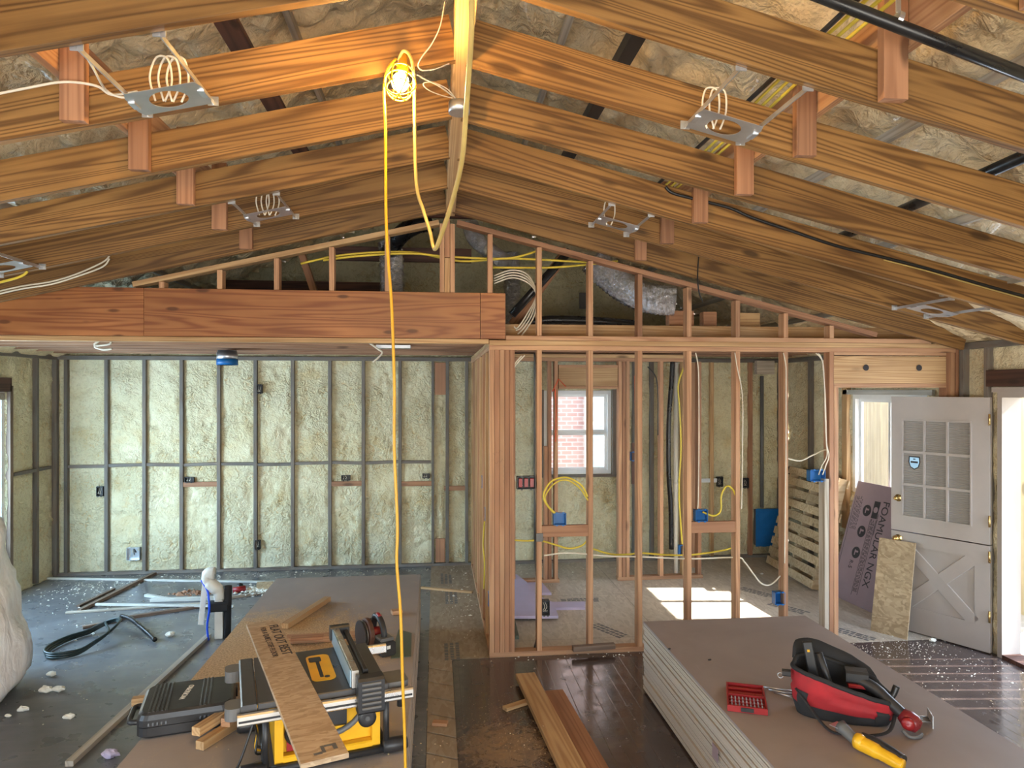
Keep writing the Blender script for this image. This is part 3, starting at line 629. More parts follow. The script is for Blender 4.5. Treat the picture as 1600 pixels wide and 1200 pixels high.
# purlin strips in the foam
for x, nm in ((-3.3, 'outermost left'), (-2.55, 'middle left'), (-0.75, 'inner left'), (0.72, 'inner right'), (2.3, 'middle right'), (3.0, 'outer right'), (3.6, 'outermost right')):
    tag(board('roof_strip', (x, YREAR + 0.1, atticz(x) - 0.035), (x, YB, atticz(x) - 0.035), 0.035, 0.05, 'grey_wood'), '%s thin wooden strip bedded in the roof foam' % nm, 'strip')
tag(board('black_duct', (0.92, YREAR + 0.2, 3.72), (0.92, 5.2, 3.72), 0.075, 0.06, 'black_plastic'), 'long black strip running above the right rafters near the ridge', 'pipe')
tag(board('dark_plank', (-0.86, YREAR + 0.2, 3.60), (-0.86, 5.2, 3.60), 0.10, 0.03, 'dark_wood'), 'dark old plank running above the left rafters', 'plank')
tag(build('black_duct', MB().tube([(2.55, 1.9, 3.13), (2.75, 5.2, 3.10)], 0.03, 12), 'black_pipe', smooth=True), 'black pipe seen through the rafters over the right side', 'pipe')
# large black pipe under the near right rafters
p0, p1 = aY(1200, -38, 2.02), aY(1680, 148, 2.02)
bp = build('black_gas_pipe', MB().tube([p0, (p0 + p1) / 2, p1], 0.020, 14), 'black_pipe', smooth=True)
tag(bp, 'thick black pipe slanting across the top right corner', 'pipe')
q = aY(1403, 30, 2.02); sl = (p1 - p0).normalized()
mb = MB().tube([q - sl * 0.008, q + sl * 0.008], 0.0235, 16); mb.box((q.x - 0.008, q.y - 0.004, q.z + 0.02), (q.x + 0.008, q.y + 0.0, q.z + 0.10))
build('pipe_strap', mb, 'steel', bp)
# ---- depth wall (left face toward the kitchen)
XW = 0.455
for i in range(7):
    y = 5.85 + 0.39 * i
    stud((XW, y, 0.038), (XW, y, 2.389), 0.038, 0.089, 'fir' if i % 2 else 'pine', '%s stud behind the corner post in the wall running to the back' % ORD[i], up=(1, 0, 0), group='studs of the side wall running to the back')
tag(board('top_plate', (XW, YP + 0.095, 2.408), (XW, YB - 0.06, 2.408), 0.089, 0.0365, 'fir'), 'lower top plate of the wall running to the back', 'plate')
tag(board('top_plate', (XW, YP + 0.095, 2.446), (XW, YB - 0.06, 2.446), 0.089, 0.0365, 'pine'), 'upper top plate of the wall running to the back', 'plate')
tag(board('bottom_plate', (XW, YP + 0.095, 0.019), (XW, YB - 0.06, 0.019), 0.089, 0.038, 'fir'), 'sole plate of the wall running to the back', 'plate')
# ---- inner partition
YI = 7.47
def ix(px): return aY(px, 700, YI).x
for i, (px, z1, m, lb) in enumerate(((802, 2.389, 'fir', 'slim inner stud seen right of the red switch cluster'), (858, 2.389, 'redfir', 'left stud of the pair before the window with orange spray on it'), (868, 2.389, 'fir', 'right stud of the pair before the window'),
                           (967.5, 2.389, 'fir', 'left ply of the triple stud right of the window'), (973.5, 2.389, 'redfir', 'middle ply of the triple stud right of the window'), (979.5, 2.389, 'fir', 'right ply of the triple stud right of the window'),
                           (1032, 2.389, 'fir', 'inner stud left of the black waste pipe'), (1067, 2.389, 'pine', 'inner stud carrying the yellow cable'), (1091, 2.389, 'redfir', 'last stud of the inner partition'))):
    stud((ix(px), YI, 0.038), (ix(px), YI, z1), 0.038, 0.089, m, lb)
stud((ix(856) - 0.03, YI - 0.02, 0.038), (ix(856) - 0.03, YI - 0.02, 1.47), 0.036, 0.089, 'redfir', 'short stud ending halfway up against the window pair')
tag(board('door_header', (ix(872), YI, 2.22), (ix(964), YI, 2.22), 0.07, 0.20, 'pine'), 'pine header above the inner doorway in front of the window', 'header')
tag(board('header_plate', (ix(872), YI, 2.335), (ix(964), YI, 2.335), 0.085, 0.03, 'fir'), 'plate on top of the inner doorway header', 'plate')
tag(board('header_plate', (ix(872), YI, 2.105), (ix(964), YI, 2.105), 0.085, 0.03, 'fir'), 'plate under the inner doorway header', 'plate')
tag(board('bottom_plate', (ix(964), YI, 0.019), (ix(1096), YI, 0.019), 0.089, 0.038, 'fir'), 'bottom plate of the inner partition under the pipes', 'plate')
tag(board('bottom_plate', (0.51, YI, 0.019), (ix(873), YI, 0.019), 0.089, 0.038, 'fir'), 'bottom plate of the inner partition behind the lilac foam', 'plate')
tag(board('top_plate', (0.51, YI, 2.408), (ix(1070), YI, 2.408), 0.089, 0.0365, 'fir'), 'lower top plate of the inner partition', 'plate')
tag(board('top_plate', (0.51, YI, 2.446), (ix(1070), YI, 2.446), 0.089, 0.0365, 'pine'), 'upper top plate of the inner partition', 'plate')
# short wall return toward the back at the pipes
for i, y in enumerate((7.75, 8.05)):
    stud((ix(1096), y, 0.038), (ix(1096), y, 2.389), 0.038, 0.089, 'fir', '%s stud of the short return wall behind the pipes' % ORD[i], up=(1, 0, 0))
tag(board('box_backer', (ix(985) + 0.03, YI - 0.03, 1.0 + 0.05), (ix(985) + 0.03, YI - 0.03, 1.50), 0.05, 0.03, 'dark_wood', up=(0, 1, 0)), 'short dark red board upright beside the triple stud', 'board')
# ---- joists over kitchen and bath
for i in range(7):
    y = 5.72 + 0.40 * i
    tag(board('ceiling_joist', (XL + 0.1, y, 2.55), (0.50, y, 2.55), 0.038, 0.14, 'joist_wood'), '%s dark ceiling joist behind the long beam over the kitchen' % ORD[i], 'joist', 'dark joists over the kitchen')
    tag(board('ceiling_joist', (0.515, y, 2.55), (XRW - 0.06, y, 2.55), 0.038, 0.14, 'joist_wood' if i else 'pine'), '%s ceiling joist over the rooms behind the partition' % ORD[i], 'joist', 'joists over the rear rooms')
# boards lying flat on the joists close the kitchen ceiling
for i in range(9):
    y = 5.6 + 0.31 * i
    tag(board('attic_board', (XL + 1.0, y, 2.632), (0.4, y, 2.632), 0.28, 0.02, 'dark_wood'), 'dark attic board on the kitchen joists, %s from the long beam' % ORD[i], 'board', 'attic floor boards')
for i in range(9):
    y = 5.6 + 0.31 * i
    if i in (0, 1): continue
    tag(board('attic_board', (0.6, y, 2.632), (XRW - 0.95, y, 2.632), 0.28, 0.02, 'dark_wood'), 'dark attic board on the rear room joists, %s from the partition' % ORD[i - 2], 'board', 'attic floor boards right')
# attic collar timbers and braces
for i, (x0, x1, z, y, lb) in enumerate(((-1.4, 1.5, 3.62, 6.0, 'dark collar timber high in the attic behind the ridge post'), (-1.0, 0.35, 3.42, 7.0, 'lower dark collar timber in the attic'), (-2.2, -0.6, 3.16, 7.6, 'dark timber low in the left attic'))):
    tag(board('collar_timber', (x0, y, z), (x1, y, z), 0.04, 0.14, 'dark_wood'), lb, 'timber')
p, q = aY(886, 392, 6.3), aY(800, 520, 6.3); q.z = max(q.z, 2.66)
tag(board('attic_brace', p, q, 0.09, 0.12, 'redfir', up=(0, 1, 0)), 'orange-brown diagonal brace in the attic right of the ridge', 'brace')
p, q = aY(470, 392, 6.6), aY(488, 455, 6.6)
tag(board('attic_brace', p, q + V((0.05, 0, -0.1)), 0.06, 0.09, 'redfir', up=(0, 1, 0)), 'short diagonal brace in the left part of the attic', 'brace')
for i, (px, py, w) in enumerate(((1062, 495, 0.22), (1110, 492, 0.12), (1175, 498, 0.2))):
    p = aY(px, py, 5.9); tag(board('attic_block', (p.x - w / 2, 5.9 + 0.05 * i, 2.70), (p.x + w / 2, 5.9 + 0.05 * i, 2.70), 0.09, 0.13, 'redfir' if i != 2 else 'pine'), ['reddish block on the attic floor left of the right gable studs', 'small dark-ended block between gable studs', 'pale block behind the second gable stud from the right'][i], 'block')
# ================================================================ work light, cords, ridge box
D = V
wl_ = aY(626, 125, 2.68)
wk = empty('work_light', wl_, 0, 'lit caged work light with yellow wire guard hanging on a left slope rafter', 'lamp')
bulb = MB().lathe([(0.002, -0.052), (0.018, -0.048), (0.030, -0.032), (0.033, -0.016), (0.030, 0.002), (0.02, 0.02), (0.014, 0.034), (0.013, 0.045)], wl_, 20, (0.05, 0.55, 0.85))
build('bulb', bulb, 'bulb_glow', wk, True)
ax = V((0.05, 0.55, 0.85)).normalized(); qx = V((0, 0, 1)).rotation_difference(ax)
mb = MB()
for k in range(6):
    t = k * math.pi / 3
    mb.tube(smoothpath([wl_ + qx @ V((math.cos(t) * r, math.sin(t) * r, z)) for r, z in ((0.022, 0.06), (0.05, 0.03), (0.058, -0.02), (0.05, -0.06), (0.025, -0.085), (0.0, -0.092))], 4), 0.0028, 6)
for z, r in ((0.03, 0.05), (-0.025, 0.059), (-0.062, 0.048)):
    mb.tube([wl_ + qx @ V((math.cos(a * math.pi / 10) * r, math.sin(a * math.pi / 10) * r, z)) for a in range(21)], 0.0028, 6)
build('wire_guard', mb, 'yellow_plastic', wk, True)
build('socket_handle', MB().lathe([(0.012, 0.04), (0.022, 0.045), (0.022, 0.08), (0.017, 0.10), (0.016, 0.15), (0.01, 0.16)], wl_, 16, ax), 'yellow_plastic', wk, True)
hk = wl_ + qx @ V((0, 0, 0.10))
build('hook', MB().tube(smoothpath([hk, hk + V((-0.01, 0.03, 0.04)), hk + V((-0.02, 0.06, 0.03))], 4), 0.004, 6), 'steel', wk, True)
lp = light('work_light_bulb', 'POINT', tuple(wl_ + V((0, -0.05, -0.05))), 75, (1.0, 0.58, 0.17), shadow_soft_size=0.035)
lp.parent = wk; lp.matrix_parent_inverse = WM[wk.name].inverted()
c1 = [aY(x, y, Y) for x, y, Y in ((618, 92, 2.72), (606, 108, 2.68), (600, 140, 2.68), (602, 200, 2.68), (603, 330, 2.68), (606, 400, 2.68), (612, 480, 2.68), (616, 600, 2.68), (616, 700, 2.68), (621, 820, 2.68), (620, 880, 2.68), (626, 960, 2.68), (629, 1060, 2.68), (632, 1140, 2.68), (634, 1230, 2.68), (634, 1262, 2.75), (640, 1275, 2.6))]
cable('extension_cord', c1, 0.0058, 'yellow_cable', 'long yellow cord hanging straight down from the work light to the board stack', 'cord')
c2 = [aY(x, y, Y) for x, y, Y in ((622, 95, 2.74), (630, 80, 2.72), (641, 88, 2.7), (647, 120, 2.68), (648, 200, 2.66), (651, 290, 2.62), (662, 330, 2.6), (672, 362, 2.55), (679, 389, 2.5), (690, 366, 2.42), (708, 310, 2.3), (722, 250, 2.15), (728, 180, 2.05), (733, 110, 1.95), (737, 40, 1.85), (737, -50, 1.75))]
cable('drop_cord', c2, [0.0065] * 48 + [0.0078] * 43, 'dirty_cord', 'dusty tan cord looping down beside the ridge beam', 'cord')
rb = empty('ceiling_box', (0.106, 3.25, 3.36), 0, 'round metal ceiling box under the ridge beam with white cables', 'electrical box')
build('box_body', MB().lathe([(0.045, 0.0), (0.05, 0.0), (0.05, 0.05), (0.002, 0.05)], (0.106, 3.25, 3.365), 24), 'steel', rb, True)
build('box_inside', MB().lathe([(0.044, 0.004), (0.001, 0.006)], (0.106, 3.25, 3.365), 24), 'black_plastic', rb)
cable('white_cable', [aY(x, y, Y) for x, y, Y in ((695, 2, 2.76), (688, 40, 2.76), (675, 68, 2.76), (660, 88, 2.74), (653, 102, 2.74), (660, 110, 2.74), (680, 108, 2.78), (700, 100, 2.85), (711, 98, 2.92))], 0.004, 'white_cable', 'white cable looping from the ridge down beside the work light', 'cable', flat=0.6)
cable('white_cable', [aY(x, y, Y) for x, y, Y in ((652, 117, 2.8), (664, 124, 2.85), (685, 134, 2.95), (702, 146, 3.12), (711, 152, 3.2))], 0.004, 'white_cable', 'upper white cable running from the work light into the round box', 'cable', flat=0.6)
cable('white_cable', [aY(x, y, Y) for x, y, Y in ((711, 153, 3.2), (700, 140, 3.05), (680, 130, 2.95), (664, 129, 2.9), (662, 134, 2.9), (672, 142, 2.95), (690, 149, 3.08), (706, 153, 3.18))], 0.0035, 'white_cable', 'lower looped white cable entering the round box', 'cable', flat=0.6)
# ---- recessed light mounting plates
def lightframe(xc, y0, y1, yp, label, s, wires=2, dz=0.012, mt='steel'):
    z = roofz(xc) - dz; e = empty('recessed_light_frame', (xc, yp, z), 0, label, 'light frame')
    ux = V((1, 0, -s)).normalized(); uy = V((0, 1, 0))
    build('mounting_plate', MB().plate_hole((xc, yp, z), ux, uy, 0.27, 0.19, 0.002, 0.068), mt, e)
    for sg in (-1, 1):
        c = V((xc, 0, z)) + ux * (0.125 * sg)
        b = build('hanger_bar', MB().bar((c.x, y0, c.z + 0.012), (c.x, y1, c.z + 0.012), 0.005, 0.018, c=0.0008), mt, e)
        build('bar_end', MB().box((c.x - 0.02, y1 - 0.006, c.z), (c.x + 0.02, y1 - 0.001, c.z + 0.035)), mt, b); build('bar_end', MB().box((c.x - 0.02, y0 + 0.001, c.z), (c.x + 0.02, y0 + 0.006, c.z + 0.035)), mt, b)
        build('bracket', MB().box((c.x - 0.012, yp - 0.03, c.z - 0.006), (c.x + 0.012, yp + 0.03, c.z + 0.004)), mt, e)
    for k in range(wires):
        o = V((xc + 0.03 * k - 0.06, yp + 0.03, z)); sx = 1 if xc < 0 else -1
        cable('wire_loop', [o + V((0, 0, 0.003)), o + V((-0.02, 0, 0.09)), o + V((0.0, 0.01, 0.17)), o + V((0.045, 0.0, 0.16)), o + V((0.055, 0.01, 0.08)), o + V((0.03, 0.01, 0.006))], 0.004, 'white_cable', parent=e)
    return e
lightframe(-0.985, 2.29, 2.83, 2.71, 'recessed light plate with white wire loops, largest one on the left slope', -SL, 3)
lightframe(-1.02, 4.06, 4.62, 4.40, 'small recessed light plate between far left rafters near the ridge', -SL, 3)
lightframe(-2.55, 4.06, 4.62, 4.42, 'recessed light frame at the left edge of the photo beside white cables', -SL, 0)
lightframe(1.165, 2.30, 2.85, 2.73, 'bright recessed light plate on the near right slope', SR, 2)
lightframe(1.165, 4.08, 4.64, 4.42, 'small recessed light plate between far right rafters near the ridge', SR, 1)
lightframe(3.36, 4.08, 4.64, 4.42, 'recessed light frame low on the right slope near the door wall', SR, 0)
def rz_(x, y, dz=-0.01): return V((x, y, roofz(x) + dz))
cable('white_cable', [aY(x, y, 2.76) for x, y in ((-20, 150), (40, 138), (100, 128), (150, 134), (175, 148), (215, 143))], 0.005, 'white_cable', 'white cable drooping from the left edge to the largest left light plate', 'cable')
cable('white_cable', [aY(x, y, Y) for x, y, Y in ((122, 66, 2.3), (145, 105, 2.5), (165, 140, 2.72), (190, 152, 2.74), (216, 150, 2.74))], 0.0045, 'white_cable', 'white cable dropping diagonally to the largest left light plate', 'cable')
for k in range(2):
    cable('white_cable', [aY(x, y + 4 * k, 5.21) for x, y in ((-30, 462), (30, 448), (80, 440), (120, 428), (160, 410 + 3 * k), (171, 400))], 0.006, 'white_cable', ['upper white cable stapled along the farthest left rafter', 'lower white cable stapled along the farthest left rafter'][k], 'cable')
cable('yellow_cable', [aY(x, y, 4.63) for x, y in ((-20, 446), (20, 436), (36, 430), (43, 424))], 0.008, 'yellow_romex', 'yellow cable at the far left end of the rafters', 'cable')
bc = [aY(x, y, 4.025) for x, y in ((1040, 292), (1052, 302), (1090, 312), (1140, 325), (1175, 340), (1240, 362), (1310, 385), (1380, 402), (1450, 420), (1540, 446), (1620, 468))]
cable('black_cable', bc, 0.010, 'black_cable', 'black cable stapled along a right slope rafter', 'cable')
cable('tan_cable', [p + V((0.0, -0.006, -0.018)) for p in bc[7:]], 0.0045, 'dirty_cord', 'tan cable running just under the black cable', 'cable')
for k in range(3):
    x = 1.50 - 0.035 * k
    cable('yellow_cable', [(x, 1.2, roofz(x) + 0.27), (x - 0.01, 2.5, roofz(x) + 0.28), (x + 0.01, 3.6, roofz(x) + 0.27), (x, 5.2, roofz(x) + 0.28)], 0.007, 'yellow_romex', ['yellow cable nearest the right strongback', 'middle yellow cable beside the right strongback', 'yellow cable farthest from the right strongback'][k], 'cable')
cable('black_cable', [(1.37, 1.2, roofz(1.4) + 0.26), (1.38, 3.0, roofz(1.4) + 0.26), (1.37, 5.2, roofz(1.4) + 0.26)], 0.010, 'black_cable', 'black cable beside the yellow cables along the right strongback', 'cable')
cable('black_strap', [aY(x, y, 5.2) for x, y in ((1092, 396), (1090, 430), (1092, 455), (1098, 472))], 0.012, 'black_cable', 'loose black strap hanging over the right gable plate', 'strap', flat=0.3)
# ================================================================ attic
def duct(pts, r, m, label, rib=0.012, name='flexible_duct'):
    P = smoothpath(pts, 14); rs = [r + (rib if i % 2 else 0) for i in range(len(P))]
    o = build(name, MB().tube(P, rs, 20), m, smooth=True); return tag(o, label, 'duct')
duct([aY(609, 378, 6.6), aY(612, 410, 6.6), V((aY(614, 455, 6.6).x, 6.6, 2.66))], 0.105, 'foil', 'upright silver foil duct in the attic left of the ridge post')
duct([aY(608, 392, 6.5) + V((0, 0.05, 0)), aY(625, 368, 6.3), aY(650, 352, 6.2), aY(675, 348, 6.2)], 0.075, 'black_pipe', 'black wrapped duct elbow meeting the upright foil duct', 0.006)
duct([aY(735, 352, 6.6), aY(742, 372, 6.5), aY(765, 392, 6.4), aY(792, 412, 6.3)], 0.075, 'foil', 'small silver duct just right of the ridge post', 0.004)
duct([aY(798, 395, 7.4), aY(800, 430, 7.4), V((aY(800, 470, 7.4).x, 7.4, 2.66))], 0.085, 'foil', 'upright silver duct behind the beam end')
duct([aY(925, 405, 6.1), aY(950, 430, 6.1), aY(985, 455, 6.0), aY(1020, 467, 5.9), aY(1055, 470, 5.85)], 0.125, 'foil', 'large sagging silver flexible duct behind the gable studs')
for k, (pts, lb) in enumerate((([(505, 407), (560, 400), (640, 396), (700, 401), (790, 404), (840, 392), (860, 385)], 'yellow cable crossing the attic behind the gable studs, uppermost'), ([(470, 412), (540, 398), (640, 394), (720, 408), (800, 404), (920, 410)], 'yellow cable crossing the attic behind the gable studs, middle'), ([(770, 418), (860, 418), (930, 412), (965, 408)], 'yellow cable crossing the attic behind the gable studs, lowest'))):
    cable('yellow_cable', [aY(x, y, 5.62 + 0.05 * k) for x, y in pts], 0.009, 'yellow_romex', lb, 'cable')
for k in range(4):
    cable('white_cable', [aY(x, y, 5.62 + 0.02 * k) for x, y in ((772, 443 - 4 * k), (800, 434 - 4 * k), (825, 442 - 4 * k), (838, 460), (836 - 4 * k, 490), (824 - 5 * k, 512), (812 - 3 * k, 528 - 6 * k))], 0.006, 'white_cable', '%s white cable drooping in the attic over the partition corner' % ORD[k], 'cable')
p, q = aY(890, 392, 5.8), aY(800, 492, 5.8)
tag(build('black_pipe', MB().tube([p, (p + q) / 2, q], 0.035, 12), 'black_pipe', smooth=True), 'black pipe slanting down in the attic behind the beam end', 'pipe')
cable('black_pipe', [aY(x, y, 6.0) for x, y in ((822, 505), (860, 500), (930, 502), (1000, 508))], 0.04, 'black_pipe', 'black pipe lying along the attic floor', 'pipe')
e = build('junction_box', MB().box(aY(906, 482, 8.2), aY(920, 458, 8.24), c=0.005), 'grey_plastic'); tag(e, 'small grey box on the far attic foam wall', 'electrical box')
# ================================================================ boxes and wires
def obox(x, y, z, m='blue_plastic', w=0.10, h=0.095, d=0.06, axis='Y', label='', loops=0, name='outlet_box'):
    e = empty(name, (x, y, z), 0, label, 'electrical box'); t = 0.004; mb = MB()
    for a, b in (((-w / 2, 0, 0), (-w / 2 + t, d, h)), ((w / 2 - t, 0, 0), (w / 2, d, h)), ((-w / 2, 0, 0), (w / 2, d, t)), ((-w / 2, 0, h - t), (w / 2, d, h)), ((-w / 2, d - t, 0), (w / 2, d, h))):
        mb.box(a, b)
    R_ = Matrix.Rotation({'Y': 0, 'X': -math.pi / 2, 'B': math.pi, '-X': math.pi / 2}[axis], 4, 'Z')
    build('box_shell', mb.xf(Matrix.Translation((x, y, z)) @ R_), m, e)
    tb = MB()
    for s_ in (-1, 1): tb.box((s_ * w * 0.25 - 0.008, -0.003, -0.006), (s_ * w * 0.25 + 0.008, 0.003, 0.006)).box((s_ * w * 0.25 - 0.008, -0.003, h - 0.006), (s_ * w * 0.25 + 0.008, 0.003, h + 0.006))
    build('mounting_ear', tb.xf(Matrix.Translation((x, y, z)) @ R_), m, e)
    wr = MB()
    if m == 'blue_plastic': return e
    for k in range(2):
        a = -w * 0.3 + w * 0.28 * k; wr.tube(smoothpath([(a, d * 0.9, h * 0.8), (a + 0.01, d * 0.3, h * 0.55), (a - 0.005, d * 0.5, h * 0.25), (a + 0.015, d * 0.2, h * 0.3)], 4), 0.0025, 6)
    build('wire', wr.xf(Matrix.Translation((x, y, z)) @ R_), 'white_cable', e, True)
    return e
p = aY(875, 810, YP); obox(p.x, YP + 0.0, 1.016, label='blue outlet box on the short block between the first two bare studs')
p = aY(1093, 806, YP); obox(p.x + 0.02, YP + 0.0, 1.021, label='blue outlet box on the short block right of the fourth stud')
p = aY(1278, 752, YP); obox(p.x, YP - 0.0, 1.33, w=0.13, label='blue switch box with white wires at the short cut-off stud')
p = aY(1222, 945, YP); obox(2.78, YP + 0.0, p.z, w=0.085, h=0.10, label='blue outlet box low on the sixth bare stud')
p = aY(855, 955, YP); obox(0.855, YP + 0.0, aY(855, 962, YP).z, 'black_plastic', 0.058, 0.115, label='dark outlet box low beside the first bare stud, over lilac foam')
p = aY(803, 765, YP); sb = obox(0.70, YP + 0.0, aY(803, 765, YP).z, 'black_plastic', 0.145, 0.10, label='wide switch box full of red and black devices on the corner post')
for k in range(3):
    c_ = V((0.655 + 0.045 * k, YP + 0.02, aY(803, 765, YP).z + 0.05)); build('switch_device', MB().box(c_ - V((0.014, 0.012, 0.035)), c_ + V((0.014, 0.01, 0.035)), c=0.003), 'red_plastic', sb)
p = aY(988, 715, YI); obox(p.x + 0.02, YI - 0.05, p.z - 0.03, label='blue outlet box high beside the triple stud')
p = aY(1064, 862, YI); obox(p.x, YI - 0.05, p.z - 0.04, w=0.07, h=0.12, label='blue outlet box low by the black waste pipe')
for k, (y, z, lb) in enumerate(((6.28, 1.20, 'blue box edge on the side wall behind the corner post, upper'), (5.89, 0.98, 'blue box edge on the side wall behind the corner post, middle'), (5.50, 0.38, 'blue box edge low on the side wall behind the corner post'))):
    obox(0.41, y, z, axis='X', w=0.06, h=0.10, label=lb)
p = aY(843, 842, YP); e = empty('switch_box', (0.803, YP - 0.002, p.z - 0.04), 0, 'small grey metal plate box on the first bare stud', 'electrical box')
build('box_cover', MB().box((0.775, YP - 0.012, p.z - 0.02), (0.83, YP - 0.001, p.z + 0.045), c=0.002), 'grey_plastic', e)
for k, (px, py, w, h, lb) in enumerate(((407, 608, 0.06, 0.10, 'high dark outlet box beside a stud on the foam wall'), (298, 749, 0.10, 0.06, 'dark horizontal outlet box over the fourth bay backer'), (541, 746, 0.10, 0.06, 'dark horizontal outlet box left of the yellow cord'), (666, 743, 0.09, 0.05, 'dark outlet box right of the yellow cord'),
                              (159, 767, 0.07, 0.11, 'dark vertical outlet box in the leftmost wide bay'), (404, 850, 0.06, 0.10, 'low dark outlet box in the middle of the foam wall'),
                              (1123, 752, 0.07, 0.12, 'dark outlet box on the tan stud of the rear right foam wall'), (1163, 754, 0.07, 0.12, 'dark outlet box left of the reddish stud of the rear right wall'))):
    p = aY(px, py, YB); obox(p.x, YB - 0.055, p.z - h / 2, 'black_plastic', w, h, 0.05, label=lb)
p = aY(211, 864, YB); e = obox(p.x, YB - 0.055, p.z - 0.07, 'steel', 0.14, 0.14, 0.05, label='square metal vent box low on the foam wall with a bent flap')
cable('wire_stub', [p + V((0.03, -0.05, 0.02)), p + V((0.02, -0.08, 0.06)), p + V((0.03, -0.09, 0.0))], 0.008, 'grey_plastic', parent=e)
e = tag(board('steel_strap', (aY(1085, 748, YB).x, YB - 0.045, 1.0), (aY(1118, 748, YB).x, YB - 0.045, 1.0), 0.004, 0.05, 'white_vinyl'), 'pale horizontal strap low on the rear right foam wall', 'strap')
pz = aY(1100, 750, YB).z; e.location.z = pz
# blue covered panel, conduit
pa, pb = aY(1177, 850, YB), aY(1211, 794, YB)
e = tag(build('panel_box', MB().box((pa.x, YB - 0.09, pa.z), (pb.x, YB - 0.01, pb.z), c=0.01), 'grey_plastic'), 'electrical panel box covered with blue tape on the rear wall', 'electrical panel')
mb = MB(); n_ = 10
for j in range(n_ + 1):
    for i in range(n_ + 1):
        x = pa.x - 0.012 + (pb.x - pa.x + 0.024) * i / n_; z = pa.z - 0.012 + (pb.z - pa.z + 0.024) * j / n_
        mb.v.append(V((x + 0.006 * noise.noise(V((x * 9, 0, z * 30))), YB - 0.095 - 0.006 * noise.noise(V((x * 14, 3, z * 14))), z + 0.006 * noise.noise(V((x * 30, 7, z)))))) 
for j in range(n_):
    for i in range(n_): a = j * (n_ + 1) + i; mb.f.append((a, a + 1, a + n_ + 2, a + n_ + 1))
mb.box((pa.x - 0.01, YB - 0.093, pa.z - 0.01), (pb.x + 0.01, YB - 0.0915, pb.z + 0.01))
build('blue_cover', mb, 'blue_plastic', WM and e)
p = aY(1187, 700, YB); tag(build('metal_conduit', MB().tube([(p.x, YB - 0.06, pb.z + 0.02), (p.x, YB - 0.06, 2.25)], 0.022, 12), 'grey_plastic', smooth=True), 'grey conduit rising from the blue-taped panel', 'pipe')
e = tag(build('vent_box', MB().box((aY(1176, 584, YB).x, YB - 0.12, 2.27), (aY(1203, 584, YB).x, YB - 0.045, 2.44), c=0.004), 'grey_wood'), 'grey metal box at the top of the conduit', 'electrical box')
# waste pipe and pvc in the inner partition
wp = [aY(1051, 563, YI - 0.0), aY(1049, 600, YI), aY(1045, 660, YI), aY(1045, 740, YI), aY(1048, 790, YI), aY(1049, 858, YI)]
tag(build('waste_pipe', MB().tube(smoothpath(wp, 4), 0.026, 14), 'black_pipe', smooth=True), 'black waste pipe standing in the inner partition', 'pipe')
p = aY(1056, 700, YI + 0.02); e = tag(build('pvc_pipe', MB().tube([(p.x, YI + 0.02, 0.05), (p.x, YI + 0.02, 2.38)], 0.024, 14), 'pvc', smooth=True), 'white plastic pipe standing beside the black waste pipe', 'pipe')
build('coupling', MB().lathe([(0.03, 0), (0.03, 0.09), (0.024, 0.1)], (p.x, YI + 0.02, 0.95), 14), 'pvc', e, True)
cable('yellow_cable', [aY(x, y, YI - 0.055) for x, y in ((1072, 566), (1060, 600), (1062, 640), (1064, 700), (1061, 760), (1063, 810), (1066, 850))], 0.009, 'yellow_romex', 'yellow cable running down beside the white pipe', 'cable')
# loops
cable('yellow_cable', [aY(x, y, YP - 0.01) for x, y in ((866, 802), (852, 785), (850, 770), (862, 752), (885, 746), (908, 758), (918, 776))], 0.0075, 'yellow_romex', 'outer yellow cable loop above the left blue box', 'cable')
cable('yellow_cable', [aY(x, y, YP + 0.01) for x, y in ((868, 802), (856, 790), (852, 775), (866, 756), (885, 750), (905, 762), (919, 782))], 0.0065, 'yellow_romex', 'inner yellow cable loop above the left blue box', 'cable')
cable('yellow_cable', [aY(x, y, YP + 0.10) for x, y in ((790, 843), (820, 845), (845, 845), (870, 852), (890, 857), (910, 852), (920, 840))], 0.0075, 'yellow_romex', 'sagging yellow cable between corner post and second stud', 'cable')
cable('yellow_cable', [aY(x, y, YP + 0.13) for x, y in ((925, 857), (955, 866), (985, 866), (1000, 864), (1040, 867), (1080, 867), (1130, 860), (1153, 852))], 0.0075, 'yellow_romex', 'yellow cable sagging from the second stud to the fifth stud', 'cable')
cable('white_cable', [aY(x, y, YP + 0.06) for x, y in ((850, 868), (890, 864), (950, 869), (1000, 870), (1080, 873), (1150, 871), (1163, 878), (1178, 898), (1190, 912), (1205, 913), (1224, 895))], 0.0065, 'white_cable', 'long white cable threading the studs and dipping near the low blue box', 'cable')
cable('yellow_cable', [aY(x, y, YP + 0.02) for x, y in ((1098, 800), (1115, 806), (1126, 798), (1127, 775), (1135, 760), (1145, 765), (1152, 785), (1153, 810), (1150, 840))], 0.0075, 'yellow_romex', 'yellow cable looping up from the right blue box', 'cable')
for k in range(2):
    cable('white_cable', [aY(x, y, YP - 0.004) for x, y in ((1279 + 6 * k, 742), (1284 + 6 * k, 728), (1292 + 3 * k, 712), (1291, 690), (1290 - k, 640), (1288, 600), (1285, 565), (1279 - 4 * k, 552))], 0.005, 'white_cable', ['left white cable feeding the switch box on the opening stud', 'right white cable feeding the switch box on the opening stud'][k], 'cable')
cable('white_cable', [aY(x, y, YP + 0.05) for x, y in ((1230, 716), (1250, 720), (1268, 712), (1285, 704), (1291, 703))], 0.006, 'white_cable', 'white cable drooping to the left of the doorway king stud', 'cable')
